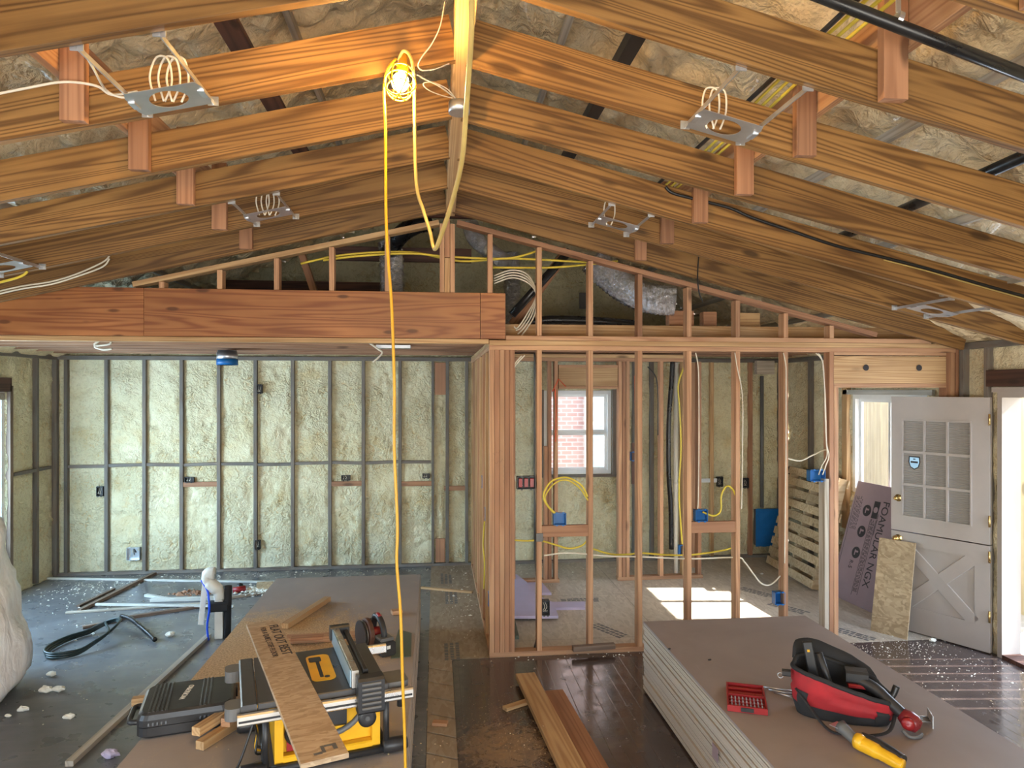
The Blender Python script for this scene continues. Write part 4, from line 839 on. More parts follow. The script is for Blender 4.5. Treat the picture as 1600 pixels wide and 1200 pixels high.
for k in range(2):
    cable('white_cable', [aY(x, y, YP + 0.03) for x, y in ((800 + 6 * k, 752), (794, 700), (792, 640), (791 + k, 605), (800 + 3 * k, 575), (815 + 5 * k, 556 - k))], 0.0055, 'white_cable', ['left white cable rising from the switch cluster beside the corner post', 'right white cable rising from the switch cluster beside the corner post'][k], 'cable')
cable('black_cable', [aY(x, y, YP + 0.08) for x, y in ((835, 552), (838, 590), (841, 620), (838, 680), (839, 760), (836, 830), (838, 900), (842, 960), (838, 1000), (833, 1018))], 0.0075, 'black_cable', 'black cable hanging down behind the first bare stud to the floor', 'cable')
for k, (x0, x1) in enumerate(((1087, 1092), (1148, 1160), (1224, 1228))):
    cable('white_cable', [aY(x0, 551, YP - 0.003), aY(x0 + 4, 575, YP - 0.003), aY(x1, 620, YP - 0.003), aY(x1, 700, YP - 0.003), aY(x1 - 1, 780, YP - 0.003), aY(x1 - 2, 880 if k == 2 else 795, YP - 0.003)], 0.0045, 'white_cable', ['white cable stapled down the fourth bare stud', 'white cable stapled down the fifth bare stud', 'white cable stapled down the sixth bare stud to the low box'][k], 'cable')
cable('black_cable', [aY(x, y, 7.42) for x, y in ((1012, 573), (1025, 590), (1028, 620), (1028, 660), (1028, 680))], 0.006, 'black_cable', 'thin dark cable beside the inner stud left of the waste pipe', 'cable')
cable('yellow_cable', [aX(x, y, 0.40) for x, y in ((757, 815), (755, 850), (757, 880), (756, 920))], 0.006, 'yellow_romex', 'yellow cable on the side wall behind the corner post', 'cable')
for k in range(2):
    cable('white_cable', [aY(x, y, 6.4 + 0.1 * k) for x, y in ((147, 538 + 2 * k), (158, 531), (172, 533), (170, 538), (148, 541), (160, 546), (175, 545))], 0.009, 'white_cable', ['front white cable coil hanging from the kitchen joists', 'rear white cable coil hanging from the kitchen joists'][k], 'cable')
cable('white_cable', [aY(x, y, 6.12) for x, y in ((576, 535), (590, 545), (597, 552), (583, 566))], 0.008, 'white_cable', 'white cable end hanging from the joists left of the partition corner', 'cable')
# kitchen can light with blue collar
p = aY(355, 560, 7.2)
e = empty('can_light', (p.x, 7.2, 2.32), 0, 'round metal can light with blue band hanging under the kitchen joists', 'light')
build('housing', MB().lathe([(0.094, 0.055), (0.098, 0.055), (0.098, 0.13), (0.092, 0.13), (0.09, 0.15), (0.001, 0.15)], (p.x, 7.2, 2.32), 24), 'steel', e, True)
build('blue_band', MB().lathe([(0.10, 0.0), (0.101, 0.0), (0.101, 0.06), (0.096, 0.06), (0.096, 0.0)], (p.x, 7.2, 2.325), 24), 'blue_plastic', e, True)
for k, (px, py, Y, w) in enumerate(((615, 548, 6.3, 0.30), (1170, 560, 6.2, 0.25), (1262, 553, 6.2, 0.22))):
    p = aY(px, py, Y); tag(board('ceiling_bracket', (p.x - w / 2, Y, 2.463), (p.x + w / 2, Y, 2.463), 0.10, 0.03, 'blue_plastic' if k else 'steel'), ['grey-blue metal bracket under the joists left of the partition corner', 'blue and steel light frame under the bath joists', 'blue box against the bath joists near the doorway king stud'][k], 'bracket')
# ================================================================ door leaf
hx = V((4.34, 5.05, 0.0)); fxp = aZ(1404, 981, 0.0)
dd = (fxp - hx); dd.z = 0; DW = 0.775; dd = dd.normalized(); ang = math.atan2(dd.y, dd.x)
dr = empty('entry_door', hx, ang, 'grey-white dutch door with nine panes standing open beyond the partition', 'door')
DM = Matrix.Translation(hx) @ Matrix.Rotation(ang, 4, 'Z')   # local x: hinge -> free edge, -y ... room side
def dm(mb): return mb.xf(DM)
# which side faces the camera
side = 1 if (DM.to_3x3() @ V((0, 1, 0))).dot(V((0, 0, 0)) - hx) > 0 else -1
th = 0.04
def dbox(mb, x0, x1, z0, z1, y0=-th / 2, y1=th / 2): return mb.box((x0, y0, z0), (x1, y1, z1))
gx = [0.14, 0.14 + 0.168, 0.14 + 0.183, 0.14 + 0.351, 0.14 + 0.366, 0.14 + 0.534]; gz = [0.995, 1.255, 1.275, 1.535, 1.555, 1.815]
up_ = MB(); dbox(up_, 0.0, 0.14, 0.86, 2.02); dbox(up_, 0.674, DW, 0.86, 2.02); dbox(up_, 0.14, 0.674, 0.86, 0.995); dbox(up_, 0.14, 0.674, 1.815, 2.02)
ul = build('upper_leaf', dm(up_), 'white_paint', dr)
mn = MB()
for a, b in ((0.308, 0.323), (0.491, 0.506)): dbox(mn, a, b, 0.995, 1.815, -0.022, 0.022)
for a, b in ((1.255, 1.275), (1.535, 1.555)):
    for c_, d_ in ((0.14, 0.308), (0.323, 0.491), (0.506, 0.674)): dbox(mn, c_, d_, a, b, -0.022, 0.022)
for s_ in (-1, 1):
    for (a, b, c_, d_) in ((0.128, 0.14, 0.983, 1.827), (0.674, 0.686, 0.983, 1.827), (0.14, 0.674, 0.983, 0.995), (0.14, 0.674, 1.815, 1.827)): dbox(mn, a, b, c_, d_, *sorted((s_ * 0.02, s_ * 0.028)))
build('glazing_bars', dm(mn), 'white_paint', ul)
for i in range(3):
    for j in range(3):
        dbox_ = MB(); dbox(dbox_, (0.14, 0.323, 0.506)[i], (0.308, 0.491, 0.674)[i], (0.995, 1.275, 1.555)[j], (1.255, 1.535, 1.815)[j], -0.003, 0.003)
        build('glass_pane', dm(dbox_), 'ribbed_glass', ul)
lo = MB(); dbox(lo, 0.0, 0.11, 0.01, 0.85); dbox(lo, DW - 0.11, DW, 0.01, 0.85); dbox(lo, 0.11, DW - 0.11, 0.01, 0.22); dbox(lo, 0.11, DW - 0.11, 0.74, 0.85); dbox(lo, 0.11, DW - 0.11, 0.22, 0.74, -0.008, 0.008)
ll = build('lower_leaf', dm(lo), 'white_paint', dr)
for sg in (-1, 1):
    for (a, b) in (((0.11, 0.22), (DW - 0.11, 0.74)), ((DW - 0.11, 0.22), (0.11, 0.74))):
        build('cross_brace', MB().bar((a[0], sg * (0.013 if a[0] < 0.4 else 0.0125), a[1]), (b[0], sg * (0.013 if a[0] < 0.4 else 0.0125), b[1]), 0.014, 0.10, c=0.004).xf(DM), 'white_paint', ll)
for z, rr in ((1.14, 0.018), (0.79, 0.026)):
    kb = MB()
    for sg in (-1, 1):
        kb.lathe([(0.03, 0), (0.032, 0.006), (0.012, 0.01), (0.011, 0.03), (rr, 0.036), (rr * 1.05, 0.05), (rr * 0.7, 0.062), (0.001, 0.064)], (DW - 0.065, sg * 0.02, z), 18, (0, sg, 0))
    build('door_knob' if z < 1 else 'deadbolt', kb.xf(DM), 'brass', ll if z < 1 else ul, True)
for z in (0.25, 0.72, 1.0, 1.8):
    build('hinge', MB().tube([(0.0, side * 0.026, z), (0.0, side * 0.026, z + 0.09)], 0.008, 8).xf(DM), 'brass', ll if z < 0.86 else ul, True)
# shield sticker on a pane
sh = MB().prism([(-0.045, 0.06), (0.045, 0.06), (0.05, 0.01), (0.035, -0.035), (0, -0.055), (-0.035, -0.035), (-0.05, 0.01)], V((0.585, side * 0.0035, 1.45)), V((0.585, side * 0.0045, 1.45)))
st = build('shield_sticker', sh.xf(DM), 'ink', ul)
sh = MB().prism([(-0.037, 0.05), (0.037, 0.05), (0.041, 0.01), (0.029, -0.029), (0, -0.046), (-0.029, -0.029), (-0.041, 0.01)], V((0.585, side * 0.0046, 1.45)), V((0.585, side * 0.0052, 1.45)))
build('sticker_field', sh.xf(DM), 'rip_blue', st)
build('sticker_bar', MB().box((0.555, side * 0.0053, 1.452), (0.615, side * 0.006, 1.468)).box((0.575, side * 0.0053, 1.482), (0.595, side * 0.006, 1.49)).xf(DM), 'ink', st)
# ================================================================ pallet, foam board, leaning osb
# pallet leaning on the right wall: local u along wall (Y), v up the slope
def leaning(name, a, b, top, label, cat):
    """frame from bottom corners a,b on the floor and a top direction"""
    u = (b - a).normalized(); v = (top - a); v = (v - u * v.dot(u)).normalized(); n_ = u.cross(v)
    M = Matrix((u, v, n_)).transposed().to_4x4(); M.translation = a
    return M
pa_, pb_ = V((3.86, 6.82, 0.0)), V((3.92, 7.94, 0.0))
PM = leaning('pallet', pa_, pb_, V((4.16, 6.84, 1.17)), '', '')
n_z = PM.to_3x3() @ V((0, 0, 1)); ps = 1 if n_z.x < 0 else -1   # side facing the room
pl = empty('pallet', (3.95, 7.33, 0), 0, 'wooden shipping pallet leaning on the right wall under the brown board', 'pallet')
for k in range(10):
    v0 = 0.02 + k * 0.122
    m_ = MB().box((0, v0, ps * 0.0), (1.13, v0 + 0.085, ps * 0.016)).xf(PM); build('slat', m_, 'pallet_wood', pl)
for u0 in (0.02, 0.54, 1.07):
    build('stringer', MB().box((u0, 0.02, -ps * 0.092), (u0 + 0.04, 1.20, -ps * 0.001)).xf(PM), 'pallet_wood', pl)
for k in range(4): build('back_slat', MB().box((0, 0.03 + k * 0.36, -ps * 0.109), (1.13, 0.12 + k * 0.36, -ps * 0.093)).xf(PM), 'pallet_wood', pl)
# foam board leaning on the right wall under the window
fa, fb = V((3.99, 6.74, 0.0)), V((4.06, 5.70, 0.0))
ftop = V((4.325, 6.76, 1.14))
FM = leaning('f', fa, fb, ftop, '', ''); fn_ = FM.to_3x3() @ V((0, 0, 1)); fs = 1 if fn_.x < 0 else -1
FL = 1.19; FWd = 0.93
fbd = empty('foam_board', (4.15, 6.1, 0), 0, 'mauve-grey rigid foam board with printed text leaning under the window', 'insulation board')
bd = build('board_sheet', MB().box((0.0, 0.0, -fs * 0.02), (FWd, FL, fs * 0.0), c=0.002).xf(FM), 'pink_foam_board', fbd)
def fpl(u, v, rot=0.0):  # matrix placing flat XY art on the room face of the board
    F = Matrix.Translation((u, v, fs * 0.0012)) @ Matrix.Rotation(rot, 4, 'Z')
    if fs < 0: F = F @ Matrix.Rotation(math.pi, 4, 'Y')
    return FM @ F
import itertools
rt_ = -math.pi / 2
text('lettering', 'FOAMULAR NGX', 0.125, fpl(0.47, 0.62, rt_), 'ink', bd, sx=0.88)
text('lettering', 'RIGID FOAM INSULATION', 0.018, fpl(0.405, 0.80, rt_), 'ink', bd)
text('lettering', 'R-5', 0.075, fpl(0.20, 0.36, rt_), 'ink', bd, sx=0.8)
for v in (0.915, 0.70, 0.485):
    build('round_mark', MB().lathe([(0.0, 0), (0.058, 0.0), (0.058, 0.001), (0.0, 0.001)], (0, 0, 0), 20).xf(fpl(0.235, v, rt_)), 'ink', bd)
    for dx, dy, w_, h_ in ((0.0, -0.014, 0.055, 0.014), (-0.012, 0.012, 0.018, 0.036)): build('mark_symbol', MB().box((dx - w_ / 2, dy - h_ / 2, 0.0012), (dx + w_ / 2, dy + h_ / 2, 0.0018)).xf(fpl(0.235, v, rt_)), 'pink_foam_board', bd)
build('square_mark', MB().box((-0.085, -0.04, 0), (0.085, 0.04, 0.001)).xf(fpl(0.355, 0.94, rt_)), 'ink', bd)
build('mark_symbol', MB().lathe([(0.0, 0), (0.03, 0), (0.03, 0.0006), (0, 0.0006)], (0, 0, 0.0012), 16).xf(fpl(0.355, 0.94, rt_)), 'pink_foam_board', bd)
for u_, v0, v1 in ((0.315, 0.08, 0.84), (0.03, 0.30, 1.04), (0.395, 0.10, 0.84)):
    build('printed_line', MB().box((u_ - 0.002, v0, fs * 0.0006), (u_ + 0.002, v1, fs * 0.0015)).xf(FM), 'ink', bd)
for us_, va, vb in (((0.33, 0.345, 0.36, 0.375), 0.12, 0.82), ((0.055, 0.075, 0.095, 0.115, 0.135), 0.70, 1.02)):
    for u_ in us_:
        mb = MB(); v = va; rr = random.Random(int(u_ * 1000))
        while v < vb:
            l_ = rr.uniform(0.01, 0.04); mb.box((u_ - 0.003, v, fs * 0.0006), (u_ + 0.003, v + l_, fs * 0.0014)); v += l_ + 0.012
        build('fine_print', mb.xf(FM), 'ink', bd)
# small osb piece
oa, ob = aZ(1360, 985, 0.0), aZ(1417, 1000, 0.0)
ot = V((3.93, 5.80, 0.83)); OM = leaning('o', oa, ob, oa + V((0.10, 0.17, 0.80)), '', '')
on = OM.to_3x3() @ V((0, 0, 1)); os_ = 1 if on.y < 0 else -1
tag(build('osb_offcut', MB().box((0, 0, -os_ * 0.015), ((ob - oa).length, 0.80, 0), c=0.001).xf(OM), 'osb', org=None), 'small strand board offcut leaning on the foam board beside the door', 'board')
# grey box-like panel at pallet right
# ================================================================ gypsum stacks
def stack(name, x0, x1, y0, y1, top, label, group, faceM, skew=0.0, seed=1):
    rr = random.Random(seed); t = 0.0126; n_ = 30; z = 0.012
    gap = (top - z - n_ * t) / 15
    for k in range(n_):
        if k % 2 == 0: z += gap; dx = rr.uniform(-0.006, 0.006); dy = rr.uniform(-0.008, 0.008)
        lb = label % ('topmost' if k == n_ - 1 else ORD[n_ - 1 - k] + ' from the top')
        mb = MB().box((x0 + dx, y0 + dy, z), (x1 + dx, y1 + dy, z + t - 0.0012), c=0.0008)
        o = build(name, mb, faceM if k == n_ - 1 else 'gypsum_edge'); tag(o, lb, 'drywall', group)
        o.data.materials.append(MATS['gypsum_face']); 
        if k % 2 == 1:
            build('end_tape', MB().box((x0 + dx, y1 + dy, z - t + 0.001), (x1 + dx, y1 + dy + 0.0012, z + t - 0.002)), 'gypsum_tape', o)
        z += t
    return o
stack('gypsum_board', 1.425, 2.60, 1.05, 4.70, 0.48, 'gypsum board in the right-hand stack, %s', 'gypsum boards of the right stack', 'gypsum_face', seed=4)
stack('gypsum_board', -1.345, -0.135, 2.46, 6.11, 0.48, 'gypsum board in the left stack under the table saw, %s', 'gypsum boards of the left stack', 'gypsum_face_sawdust', seed=9)
for k, (xa, xb) in enumerate(((1.45, 2.58), (-1.32, -0.16))):
    for j, y in enumerate((1.5, 2.9, 4.3) if k == 0 else (2.8, 4.3, 5.8)):
        tag(build('floor_skid', MB().box((xa, y, 0.0), (xb, y + 0.09, 0.0125)), 'pine'), '%s thin wooden skid under the %s board stack' % (['nearest', 'middle', 'farthest'][j], 'right' if k == 0 else 'left'), 'skid')
ZT = 0.4815
# ================================================================ table saw
def place(loc, rz): return Matrix.Translation(V(loc)) @ Matrix.Rotation(rz, 4, 'Z')
sc = V((-0.535, 3.25, ZT)); sr = math.radians(16); SM = place(sc, sr)
ts = empty('table_saw', sc, sr, 'yellow and black portable table saw standing on the left board stack', 'table saw')
def sp(name, mb, m, parent=None, smooth=False): return build(name, mb.xf(SM), m, parent or ts, smooth)
tt = sp('saw_table', MB().box((-0.265, -0.255, 0.292), (0.265, 0.27, 0.322), c=0.004), 'saw_table')
def rrect(w, h, r, n=5):
    out = []
    for cx, cy, a0 in ((w / 2 - r, h / 2 - r, 0), (-w / 2 + r, h / 2 - r, 90), (-w / 2 + r, -h / 2 + r, 180), (w / 2 - r, -h / 2 + r, 270)):
        for k in range(n): a = math.radians(a0 + 90 * k / (n - 1)); out.append((cx + r * math.cos(a), cy + r * math.sin(a)))
    return out
def slab(pts, z0, z1):
    n = len(pts); return MB().add([(x, y, z0) for x, y in pts] + [(x, y, z1) for x, y in pts], [tuple(range(n))[::-1], tuple(range(n, 2 * n))] + [(i, (i + 1) % n, n + (i + 1) % n, n + i) for i in range(n)])
ins = sp('throat_plate', slab([(x + 0.015, y + 0.03) for x, y in rrect(0.105, 0.31, 0.03)], 0.3222, 0.3245), 'yellow_plastic', tt)
sp('blade_slot', slab([(x + 0.008, y + 0.01) for x, y in rrect(0.016, 0.20, 0.006)], 0.3246, 0.3252), 'black_plastic', ins)
sp('slot_cover', slab([(x + 0.0, y + 0.125) for x, y in rrect(0.055, 0.055, 0.01)], 0.3246, 0.3275), 'black_plastic', ins)
sp('screw', MB().lathe([(0.0, 0), (0.012, 0), (0.012, 0.002), (0.0, 0.002)], (0.03, -0.09, 0.3246), 14), 'black_plastic', ins)
for k, (y0, y1) in enumerate(((-0.292, -0.262), (0.272, 0.298))):
    r_ = sp('rail', MB().bar((-0.345, (y0 + y1) / 2, 0.275), (0.37, (y0 + y1) / 2, 0.275), 0.028, 0.045, c=0.006), 'aluminium')
    if k == 0: sp('rail_groove', MB().box((-0.34, -0.2935, 0.268), (0.365, -0.2905, 0.276)), 'black_plastic', r_)
# left wing with two rounded end lumps
sp('side_wing', MB().bar((-0.30, -0.255, 0.305), (-0.30, 0.27, 0.305), 0.062, 0.034, c=0.006), 'saw_table')
for y in (-0.20, 0.20): sp('wing_foot', slab([(x - 0.355, yy + y) for x, yy in rrect(0.075, 0.10, 0.03)], 0.262, 0.312), 'grey_plastic')
sp('right_wing', slab([(x + 0.315, y - 0.17) for x, y in rrect(0.10, 0.13, 0.02)], 0.285, 0.312), 'grey_plastic')
# rip fence
fn2 = empty('fence_group', (0, 0, 0)) if False else None
rf = sp('rip_fence', MB().bar((0.125, -0.26, 0.362), (0.125, 0.33, 0.362), 0.030, 0.074, c=0.003), 'aluminium')
sp('fence_face', MB().box((0.1045, -0.25, 0.327), (0.1085, 0.32, 0.398)), 'rip_blue', rf)
sp('fence_rail', MB().bar((0.172, -0.24, 0.378), (0.172, 0.33, 0.378), 0.022, 0.026, c=0.004), 'black_plastic', rf)
fh = sp('fence_clamp', MB().box((0.125, -0.335, 0.235), (0.235, -0.262, 0.385), c=0.01), 'black_plastic', rf)
for k in range(6): sp('clamp_rib', MB().box((0.14, -0.342, 0.258 + 0.02 * k), (0.22, -0.334, 0.268 + 0.02 * k), c=0.002), 'grey_plastic', fh)
sp('rear_clamp', MB().box((0.095, 0.30, 0.34), (0.19, 0.345, 0.41), c=0.008), 'black_plastic', rf)
sp('lock_wheel', MB().lathe([(0.0, 0), (0.034, 0.0), (0.038, 0.008), (0.038, 0.022), (0.026, 0.026), (0.012, 0.024), (0.0, 0.024)], (0.165, -0.300, 0.215), 20, (0, -1, 0)), 'black_plastic', rf, True)
sp('side_knob', MB().tube([(0.335, -0.20, 0.255), (0.335, -0.20, 0.19)], 0.017, 12), 'black_plastic', None, True)
# yellow housing: side walls, sunken front with arc slot
hs = sp('housing', MB().box((-0.20, -0.215, 0.035), (-0.165, 0.20, 0.290), c=0.01).box((0.205, -0.215, 0.035), (0.24, 0.20, 0.290), c=0.01).box((-0.165, -0.17, 0.04), (0.205, 0.20, 0.289)).box((-0.165, -0.215, 0.035), (0.205, -0.172, 0.065), c=0.006).box((-0.165, -0.215, 0.255), (0.205, -0.172, 0.289), c=0.006), 'yellow_plastic')
arc = [(0.02 + 0.16 * math.cos(a), -0.176, 0.235 + 0.13 * math.sin(a)) for a in [math.radians(-100 + 11 * k) for k in range(10)]]
sp('bevel_scale', MB().tube(arc, 0.013, 8, flat=1.0), 'grey_plastic', hs, True)
sp('bevel_slot', MB().prism([(-0.012, -0.05), (0.012, -0.07), (0.012, 0.03), (-0.012, 0.03)], (-0.06, -0.178, 0.2), (0.10, -0.178, 0.2)), 'black_plastic', hs)
hw = sp('hand_wheel', MB().lathe([(0.0, 0.02), (0.02, 0.02), (0.02, 0.0), (0.055, 0.0), (0.06, 0.01), (0.055, 0.02), (0.022, 0.03), (0.0, 0.032)], (-0.10, -0.185, 0.15), 24, (0, -1, 0)), 'black_plastic', hs, True)
sp('warning_label', MB().box((0.03, -0.2165, 0.262), (0.14, -0.2155, 0.284)), 'ink', hs)
sp('motor_cover', MB().box((-0.15, -0.19, 0.07), (-0.06, -0.176, 0.13), c=0.005), 'red_plastic', hs)
# roll cage
for x in (-0.235, 0.265):
    cg = sp('cage_leg', MB().tube([(x, -0.22, 0.026), (x, -0.22, 0.262)], 0.014, 12), 'black_plastic', None, True)
    sp('cage_leg', MB().tube([(x, 0.21, 0.026), (x, 0.21, 0.262)], 0.014, 12), 'black_plastic', None, True)
    sp('cage_rail', MB().tube([(x, -0.20, 0.026), (x, 0.21, 0.026)], 0.014, 12), 'black_plastic', None, True)
for y in (-0.22, 0.21): sp('cage_rail', MB().tube([(-0.25, y, 0.022), (0.29, y, 0.022)], 0.016, 12), 'black_plastic', None, True)
for x in (-0.28, 0.30):
    for y in (-0.22, 0.21): sp('rubber_foot', MB().lathe([(0.018, -0.05), (0.030, -0.045), (0.032, 0.0), (0.030, 0.05), (0.022, 0.06), (0.0, 0.06)], (x, y, 0.0325), 14, (1 if x > 0 else -1, 0, 0)), 'black_plastic', None, True)
for k in range(3):
    sp('power_cord', MB().tube(smoothpath([(-0.245, -0.10 + 0.03 * k, 0.26), (-0.275, -0.12 + 0.03 * k, 0.20), (-0.262, -0.10 + 0.03 * k, 0.12), (-0.27, -0.12 + 0.04 * k, 0.06), (-0.25, -0.1 + 0.03 * k, 0.04)], 5), 0.005, 6), 'yellow_plastic' if k == 1 else 'black_cable', None, True)
cable('power_cord', [SM @ V(q) for q in ((-0.27, -0.10, 0.20), (-0.33, -0.14, 0.05), (-0.36, -0.17, 0.006), (-0.37, -0.26, 0.006), (-0.45, -0.33, 0.006), (-0.46, -0.45, 0.006))], 0.005, 'black_cable', parent=ts)
# strand board strip across the table
za = ZT + 0.3235
c0, c1 = (V((-1.019, 3.876, 0)) + V((-0.852, 3.921, 0))) / 2, (V((-0.447, 2.399, 0)) + V((-0.306, 2.468, 0))) / 2
c0.z = c1.z = za + 0.0095
dirv = (c1 - c0).normalized()
ob = board('strand_board_strip', c0, c1, 0.162, 0.018, 'osb'); tag(ob, 'long strand board strip with black lettering lying across the table saw', 'board')
ob.data.materials.clear(); osb('osb_strip', (0.36, 0.25, 0.15), (0.46, 0.33, 0.21), (0.55, 0.42, 0.28), 1.3); ob.data.materials.append(MATS['osb_strip'])
# text frame: reading direction along the strip toward the viewer, letter tops to the right
tx = dirv; ty = V((0, 0, 1)).cross(tx); TMx = Matrix((tx, ty, V((0, 0, 1)))).transposed().to_4x4()
def on_strip(s_, o_): M = TMx.copy(); M.translation = c0 + tx * s_ + ty * o_ + V((0, 0, 0.0098)); return M
text('lettering', 'FLAT OUT BEST', 0.066, on_strip(0.31, 0.042), 'ink', ob, sx=1.0)
text('lettering', 'FOR A QUIET, STIFF FLOOR', 0.037, on_strip(0.32, -0.012), 'ink', ob, sx=1.0)
build('stamp', MB().box((0, 0, 0), (0.05, 0.012, 0.0006)).box((0.0, 0.0125, 0), (0.012, 0.055, 0.0006)).box((0.04, -0.03, 0), (0.055, -0.001, 0.0006)).box((0.0125, 0.04, 0), (0.04, 0.055, 0.0006)).xf(on_strip(1.48, 0.0)), 'grey_plastic', ob)
# ================================================================ black tool case
cs = V((-1.20, 3.56, ZT)); cr = math.radians(14); CM = place(cs, cr)
tc = empty('tool_case', cs, cr, 'black blow-moulded tool case lying on the left board stack', 'tool case')
pts = rrect(0.42, 0.36, 0.05)
def loft(layers):
    n = len(layers[0][0]); mb = MB()
    for pts_, z in layers: mb.v += [V((x, y, z)) for x, y in pts_]
    for i in range(len(layers) - 1):
        for k in range(n): mb.f.append((i * n + k, i * n + (k + 1) % n, (i + 1) * n + (k + 1) % n, (i + 1) * n + k))
    mb.f.append(tuple(range(n))[::-1]); mb.f.append(tuple((len(layers) - 1) * n + k for k in range(n))); return mb
def sc_(p, a, b=None): b = b or a; return [(x * a, y * b) for x, y in p]
lower = build('case_base', loft([(sc_(pts, 0.93), 0.0), (sc_(pts, 1.0), 0.012), (sc_(pts, 1.0), 0.052)]).xf(CM), 'black_plastic', tc, False)
lid = build('case_lid', loft([(sc_(pts, 1.0), 0.0545), (sc_(pts, 1.0), 0.085), (sc_(pts, 0.96), 0.106), (sc_(pts, 0.90), 0.115)]).xf(CM), 'black_plastic', tc, False)
for x in (-0.155, -0.137, -0.119, -0.101, -0.083, 0.062, 0.080, 0.098):
    build('lid_rib', MB().bar((x, -0.162, 0.1155), (x, 0.162, 0.1155), 0.010, 0.006, c=0.002).xf(CM), 'black_plastic', lid)
    build('lid_rib', MB().bar((x, -0.166, 0.108), (x, -0.181, 0.06), 0.010, 0.006, c=0.002, up=(0, 1, 0)).xf(CM), 'black_plastic', lid)
text('lettering', 'WORKPRO', 0.036, CM @ Matrix.Translation((-0.01, 0.02, 0.1155)) @ Matrix.Rotation(math.radians(78), 4, 'Z'), 'white_cable', lid, sx=0.9)
build('case_handle', MB().tube(smoothpath([(-0.20, 0.09, 0.05), (-0.245, 0.08, 0.05), (-0.25, 0.0, 0.05), (-0.245, -0.08, 0.05), (-0.20, -0.09, 0.05)], 4), 0.013, 10).xf(CM), 'black_plastic', tc, True)
for y in (-0.1, 0.1): build('latch', MB().box((0.205, y - 0.025, 0.035), (0.218, y + 0.025, 0.08), c=0.004).xf(CM), 'black_plastic', tc)
# ================================================================ lumber on the left stack
def plank(name, pa, pb, w, h, m, label, cat='board', up=(0, 0, 1)):
    return tag(board(name, pa, pb, w, h, m, up=up), label, cat)
def z2(px, py, Z, h): p = aZ(px, py, Z); p.z = Z + h; return p
plank('lumber_offcut', z2(225, 1110, ZT, 0.02), z2(400, 1072, ZT, 0.02) + V((-0.05, 0.0, 0)), 0.04, 0.038, 'pine', 'pine offcut running from behind the tool case to the saw') if False else None
plank('lumber_offcut', V((-1.53, 3.72, ZT + 0.0195)), V((-1.42, 3.75, ZT + 0.0195)) + V((0.05, 0.0, 0)), 0.04, 0.038, 'pine', 'short pine end poking out left of the black tool case')
plank('lumber_offcut', V((-1.10, 3.86, ZT + 0.0195)), V((-0.84, 3.92, ZT + 0.0195)), 0.04, 0.038, 'pine', 'pine offcut between the tool case and the saw')
for k, (a, b, dz, m, lb) in enumerate((((312, 1172), (375, 1132), 0.0, 'pine', 'lowest offcut of the little lumber pile before the tool case'), ((306, 1150), (372, 1108), 0.039, 'pine', 'upper left offcut on the little lumber pile before the tool case'),
                                 ((352, 1136), (402, 1092), 0.039, 'fir', 'upper right offcut on the little lumber pile touching the saw'))):
    plank('lumber_offcut', z2(*a, ZT + dz, 0.0195), z2(*b, ZT + dz, 0.0195), 0.045, 0.038, m, lb)
plank('lumber_offcut', z2(445, 983, ZT, 0.02), z2(512, 940, ZT, 0.02), 0.05, 0.036, 'pine', 'pale piece of wood lying slantwise behind the strand board strip')
plank('lumber_offcut', z2(447, 1004, ZT, 0.02), z2(555, 998, ZT, 0.02), 0.075, 0.036, 'fir', 'pinkish short two by four lying behind the table saw')
plank('lumber_offcut', z2(455, 1001, ZT + 0.037, 0.012), z2(505, 998, ZT + 0.037, 0.012), 0.06, 0.018, 'redfir', 'small thin offcut resting on the pinkish short two by four')
plank('lumber_offcut', z2(612, 960, ZT, 0.015), z2(628, 958, ZT, 0.015), 0.06, 0.028, 'fir', 'small wood block near the right edge of the left stack')
plank('lumber_offcut', V((-0.02, 4.36, 0.012)), V((0.07, 4.34, 0.012)), 0.05, 0.02, 'fir', 'tiny block on the floor right of the left stack')
# ================================================================ circular saw
kc = V((-0.375, 4.40, ZT)); kr = math.radians(-62); KM = place(kc, kr)  # local x: travel direction
ck = empty('circular_saw', kc, kr, 'red and black cordless circular saw on the left board stack', 'circular saw')
def kp(name, mb, m, parent=None, smooth=False): return build(name, mb.xf(KM), m, parent or ck, smooth)
kp('shoe', MB().box((-0.16, -0.08, 0.0), (0.08, 0.06, 0.004)), 'grey_plastic')
bg = kp('blade_guard', MB().lathe([(0.0, 0), (0.085, 0), (0.092, 0.006), (0.092, 0.028), (0.085, 0.032), (0.0, 0.032)], (0.0, -0.072, 0.098), 28, (0, 1, 0)), 'brown_paint', None, False)
kp('lower_guard', MB().lathe([(0.0, 0), (0.088, 0), (0.088, 0.005), (0.0, 0.005)], (0.0, -0.10, 0.094), 28, (0, 1, 0)), 'black_plastic')
kp('blade', MB().lathe([(0.0, 0), (0.082, 0), (0.082, 0.002), (0.0, 0.002)], (0.0, -0.082, 0.096), 40, (0, 1, 0)), 'steel')
kp('motor', MB().lathe([(0.0, -0.002), (0.034, 0.0), (0.036, 0.06), (0.028, 0.085), (0.0, 0.088)], (0.0, -0.038, 0.09), 20, (0, 1, 0)), 'red_plastic', None, True)
hd_ = kp('handle', MB().tube(smoothpath([(-0.03, 0.0, 0.12), (-0.01, 0.0, 0.19), (0.05, 0.0, 0.20), (0.10, 0.0, 0.17), (0.13, 0.0, 0.12), (0.125, 0.0, 0.07)], 5), 0.019, 12), 'black_plastic', None, True)
kp('handle_shell', MB().tube(smoothpath([(-0.06, 0.0, 0.11), (-0.03, 0.0, 0.17), (0.03, 0.0, 0.212), (0.07, 0.0, 0.205)], 5), 0.013, 10), 'red_plastic', hd_, True)
